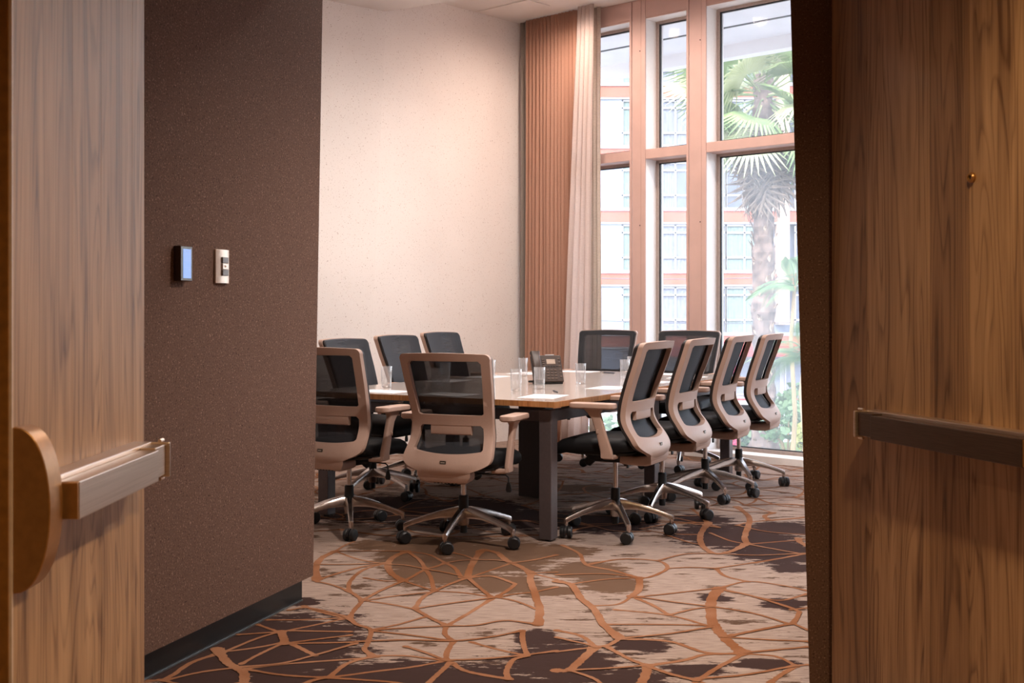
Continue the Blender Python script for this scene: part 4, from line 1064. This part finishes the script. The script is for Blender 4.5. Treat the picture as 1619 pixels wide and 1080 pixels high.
def palm():
    PY = 24.0; X = (1207 - 809.5) / F_PX * PY; zt = EYE + (HOR - 118) / F_PX * PY; zb = -1.75
    p = empty('fan_palm', (X, PY, zb), 0, 'tall fan palm with shaggy trunk outside the wide window', 'palm tree')
    H = zt - zb; m = MB(); g = random.Random(8); rings = []
    for k in range(46):
        f = k / 45; z = H * f; r = 0.235 + 0.05 * math.sin(k * 1.9) * .5 + 0.02 * g.uniform(-1, 1) + (0.10 * max(0, 1 - f * 9)) - 0.03 * f
        rings.append([(r * (1 + 0.08 * g.uniform(-1, 1)) * math.cos(2 * math.pi * j / 14), r * (1 + 0.08 * g.uniform(-1, 1)) * math.sin(2 * math.pi * j / 14), z) for j in range(14)])
    m.loft(rings).build('trunk', 'palm_trunk', p, smooth=0)
    # stubs of cut leaves
    bt = MB().add([(0, -.05, 0), (0, .05, 0), (.06, .03, .10), (.06, -.03, .10), (.0, 0, -.10)], [(0, 1, 2, 3), (0, 4, 1), (3, 2, 1), (0, 3, 4)]).build('leaf_stub', 'palm_boot', p, smooth=0)
    for k in range(110):
        o = bt if k == 0 else bt.copy()
        if k: COL.objects.link(o); o.parent = p
        a = g.uniform(0, 6.28); z = g.uniform(.2, H - 2.2); o.location = (.225 * math.cos(a), .225 * math.sin(a), z); o.rotation_euler = (0, g.uniform(-.3, .3), a)
        s = g.uniform(.7, 1.3); o.scale = (s, s, s)
    kinds = [fan_leaf(i, 1.15, 1.0, 30, (0.15, 0.35, 0.6)[i % 3]).build('frond', ('palm_green', 'palm_pale', 'palm_green')[i % 3], p, smooth=0) for i in range(3)]
    n = 54
    for k in range(n):
        o = kinds[k] if k < 3 else kinds[k % 3].copy()
        if k >= 3: COL.objects.link(o); o.parent = p
        f = k / n; el = 78 - 138 * f + g.uniform(-10, 10); az = k * 2.39996 + g.uniform(-.3, .3)
        o.location = (0.10 * math.cos(az), 0.10 * math.sin(az), H - 0.15 - 0.5 * f)
        o.rotation_euler = (Matrix.Rotation(az, 3, 'Z') @ Matrix.Rotation(-R(el), 3, 'Y') @ Matrix.Rotation(g.uniform(-.8, .8), 3, 'X')).to_euler()
        s = g.uniform(.8, 1.15); o.scale = (s, s, s)
    dk = fan_leaf(31, 0.75, 0.95, 20, 0.35).build('dead_frond', 'palm_dead', p, smooth=0)
    for k in range(34):
        o = dk if k == 0 else dk.copy()
        if k: COL.objects.link(o); o.parent = p
        az = k * 2.39996; el = -76 - 10 * g.random(); zz = H - 0.7 - 0.9 * (k / 34)
        o.location = (0.18 * math.cos(az), 0.18 * math.sin(az), zz)
        o.rotation_euler = (Matrix.Rotation(az, 3, 'Z') @ Matrix.Rotation(-R(el), 3, 'Y') @ Matrix.Rotation(g.uniform(-.6, .6), 3, 'X')).to_euler()
        s = g.uniform(.75, 1.1); o.scale = (s, s, s)
palm()
def feather_palm(px, Y, ptop, label, seed):
    X = (px - 809.5) / F_PX * Y; zb = -1.75; zt = EYE + (HOR - ptop) / F_PX * Y; H = zt - zb; g = random.Random(seed)
    p = empty('feather_palm', (X, Y, zb), 0, label, 'palm tree', 'slim feather palms')
    MB().tube([(0, 0, 0), (0.06, 0, H * .3), (-0.02, 0, H * .7), (0.05, 0, H)], [.055, .045, .04, .035], 7).build('trunk', 'small_trunk', p, smooth=50)
    m = MB(); pts = [Vector((x * 1.1, 0, 0.55 * x * 1.1 - 0.62 * (x * 1.1) ** 2)) for x in [q / 10 for q in range(11)]]
    m.tube(pts, [.012 - .0009 * i for i in range(11)], 4)
    for i in range(2, 44):
        f = i / 44; q = f * 10; a = pts[int(q)].lerp(pts[min(10, int(q) + 1)], q - int(q)); L_ = 0.34 * math.sin(math.pi * (0.15 + 0.8 * f))
        for s in (-1, 1):
            tip = a + Vector((0.16 * (1 + f), s * L_, -0.14)); md = a.lerp(tip, .45) + Vector((0, 0, .03)); m.add([a, md + Vector((.013, 0, 0)), tip, md - Vector((.013, 0, 0))], [(0, 1, 2, 3)])
    fr = m.build('frond', 'shrub_green', p, smooth=0)
    for k in range(11):
        o = fr if k == 0 else fr.copy()
        if k: COL.objects.link(o); o.parent = p
        az = k * 2.39996 + seed; o.location = (.05, 0, H); o.rotation_euler = (Matrix.Rotation(az, 3, 'Z') @ Matrix.Rotation(R(g.uniform(-50, 25)), 3, 'Y')).to_euler()
        s = g.uniform(.7, 1.05); o.scale = (s, s, s)
feather_palm(1252, 22, 452, 'slim young feather palm beside the fan palm at the partition edge', 1)
feather_palm(1268, 20.5, 560, 'short young feather palm in front of the red canopy', 2)
def shrub(px, Y, py, rx, rz, mat, label, seed, n=420):
    X = (px - 809.5) / F_PX * Y; zc = EYE + (HOR - py) / F_PX * Y; zb = -1.72; g = random.Random(seed)
    s = empty('garden_shrub', (X, Y, zb), 0, label, 'shrub', 'shrubs outside the windows'); m = MB()
    for i in range(n):
        a = g.uniform(0, 6.28); e = math.asin(g.uniform(-.9, 1)); r = g.uniform(.62, 1.0)
        c = Vector((rx * r * math.cos(a) * math.cos(e), rx * r * math.sin(a) * math.cos(e), zc - zb + rz * r * math.sin(e)))
        d = Vector((g.uniform(-1, 1), g.uniform(-1, 1), g.uniform(-.3, 1))).normalized(); q = d.cross(Vector((g.uniform(-1, 1), g.uniform(-1, 1), .3))).normalized()
        L_ = g.uniform(.10, .2); w = L_ * .32
        m.add([c - d * L_ * .5, c + q * w, c + d * L_ * .5, c - q * w], [(0, 1, 2, 3)])
    m.build('foliage', mat, s, smooth=0)
    st = MB()
    for i in range(5):
        a = i * 1.256; st.tube([(0, 0, 0), (rx * .3 * math.cos(a), rx * .3 * math.sin(a), (zc - zb) * .6), (rx * .5 * math.cos(a), rx * .5 * math.sin(a), zc - zb)], [.03, .02, .01], 5)
    st.build('stem', 'small_trunk', s, smooth=0)
for a in [(1245, 23.0, 668, .60, .45, 'shrub_green', 'round green shrub right of the palm foot', 1), (1283, 22.5, 690, .35, .30, 'shrub_yellow', 'small yellow-leaved shrub by the partition edge', 2),
          (1228, 25.5, 655, .55, .45, 'shrub_green', 'green shrub behind the palm foot', 3), (1182, 24.5, 690, .55, .35, 'shrub_green', 'low green shrub left of the palm foot', 4),
          (1150, 23.0, 715, .22, .35, 'shrub_pink', 'low magenta flowering shrub behind the table leg', 5), (1100, 24.0, 690, .7, .45, 'shrub_green', 'wide green shrub behind the chairs in the narrow window', 6),
          (1150, 25.0, 580, .16, .55, 'shrub_pink', 'magenta flowering shrub left of the third window-side chair', 7), (1270, 24.0, 640, .5, .5, 'shrub_green', 'tall green shrub beside the partition edge', 8),
          (985, 24.5, 690, .8, .5, 'shrub_green', 'green shrub beyond the far table end', 9)]: shrub(*a)
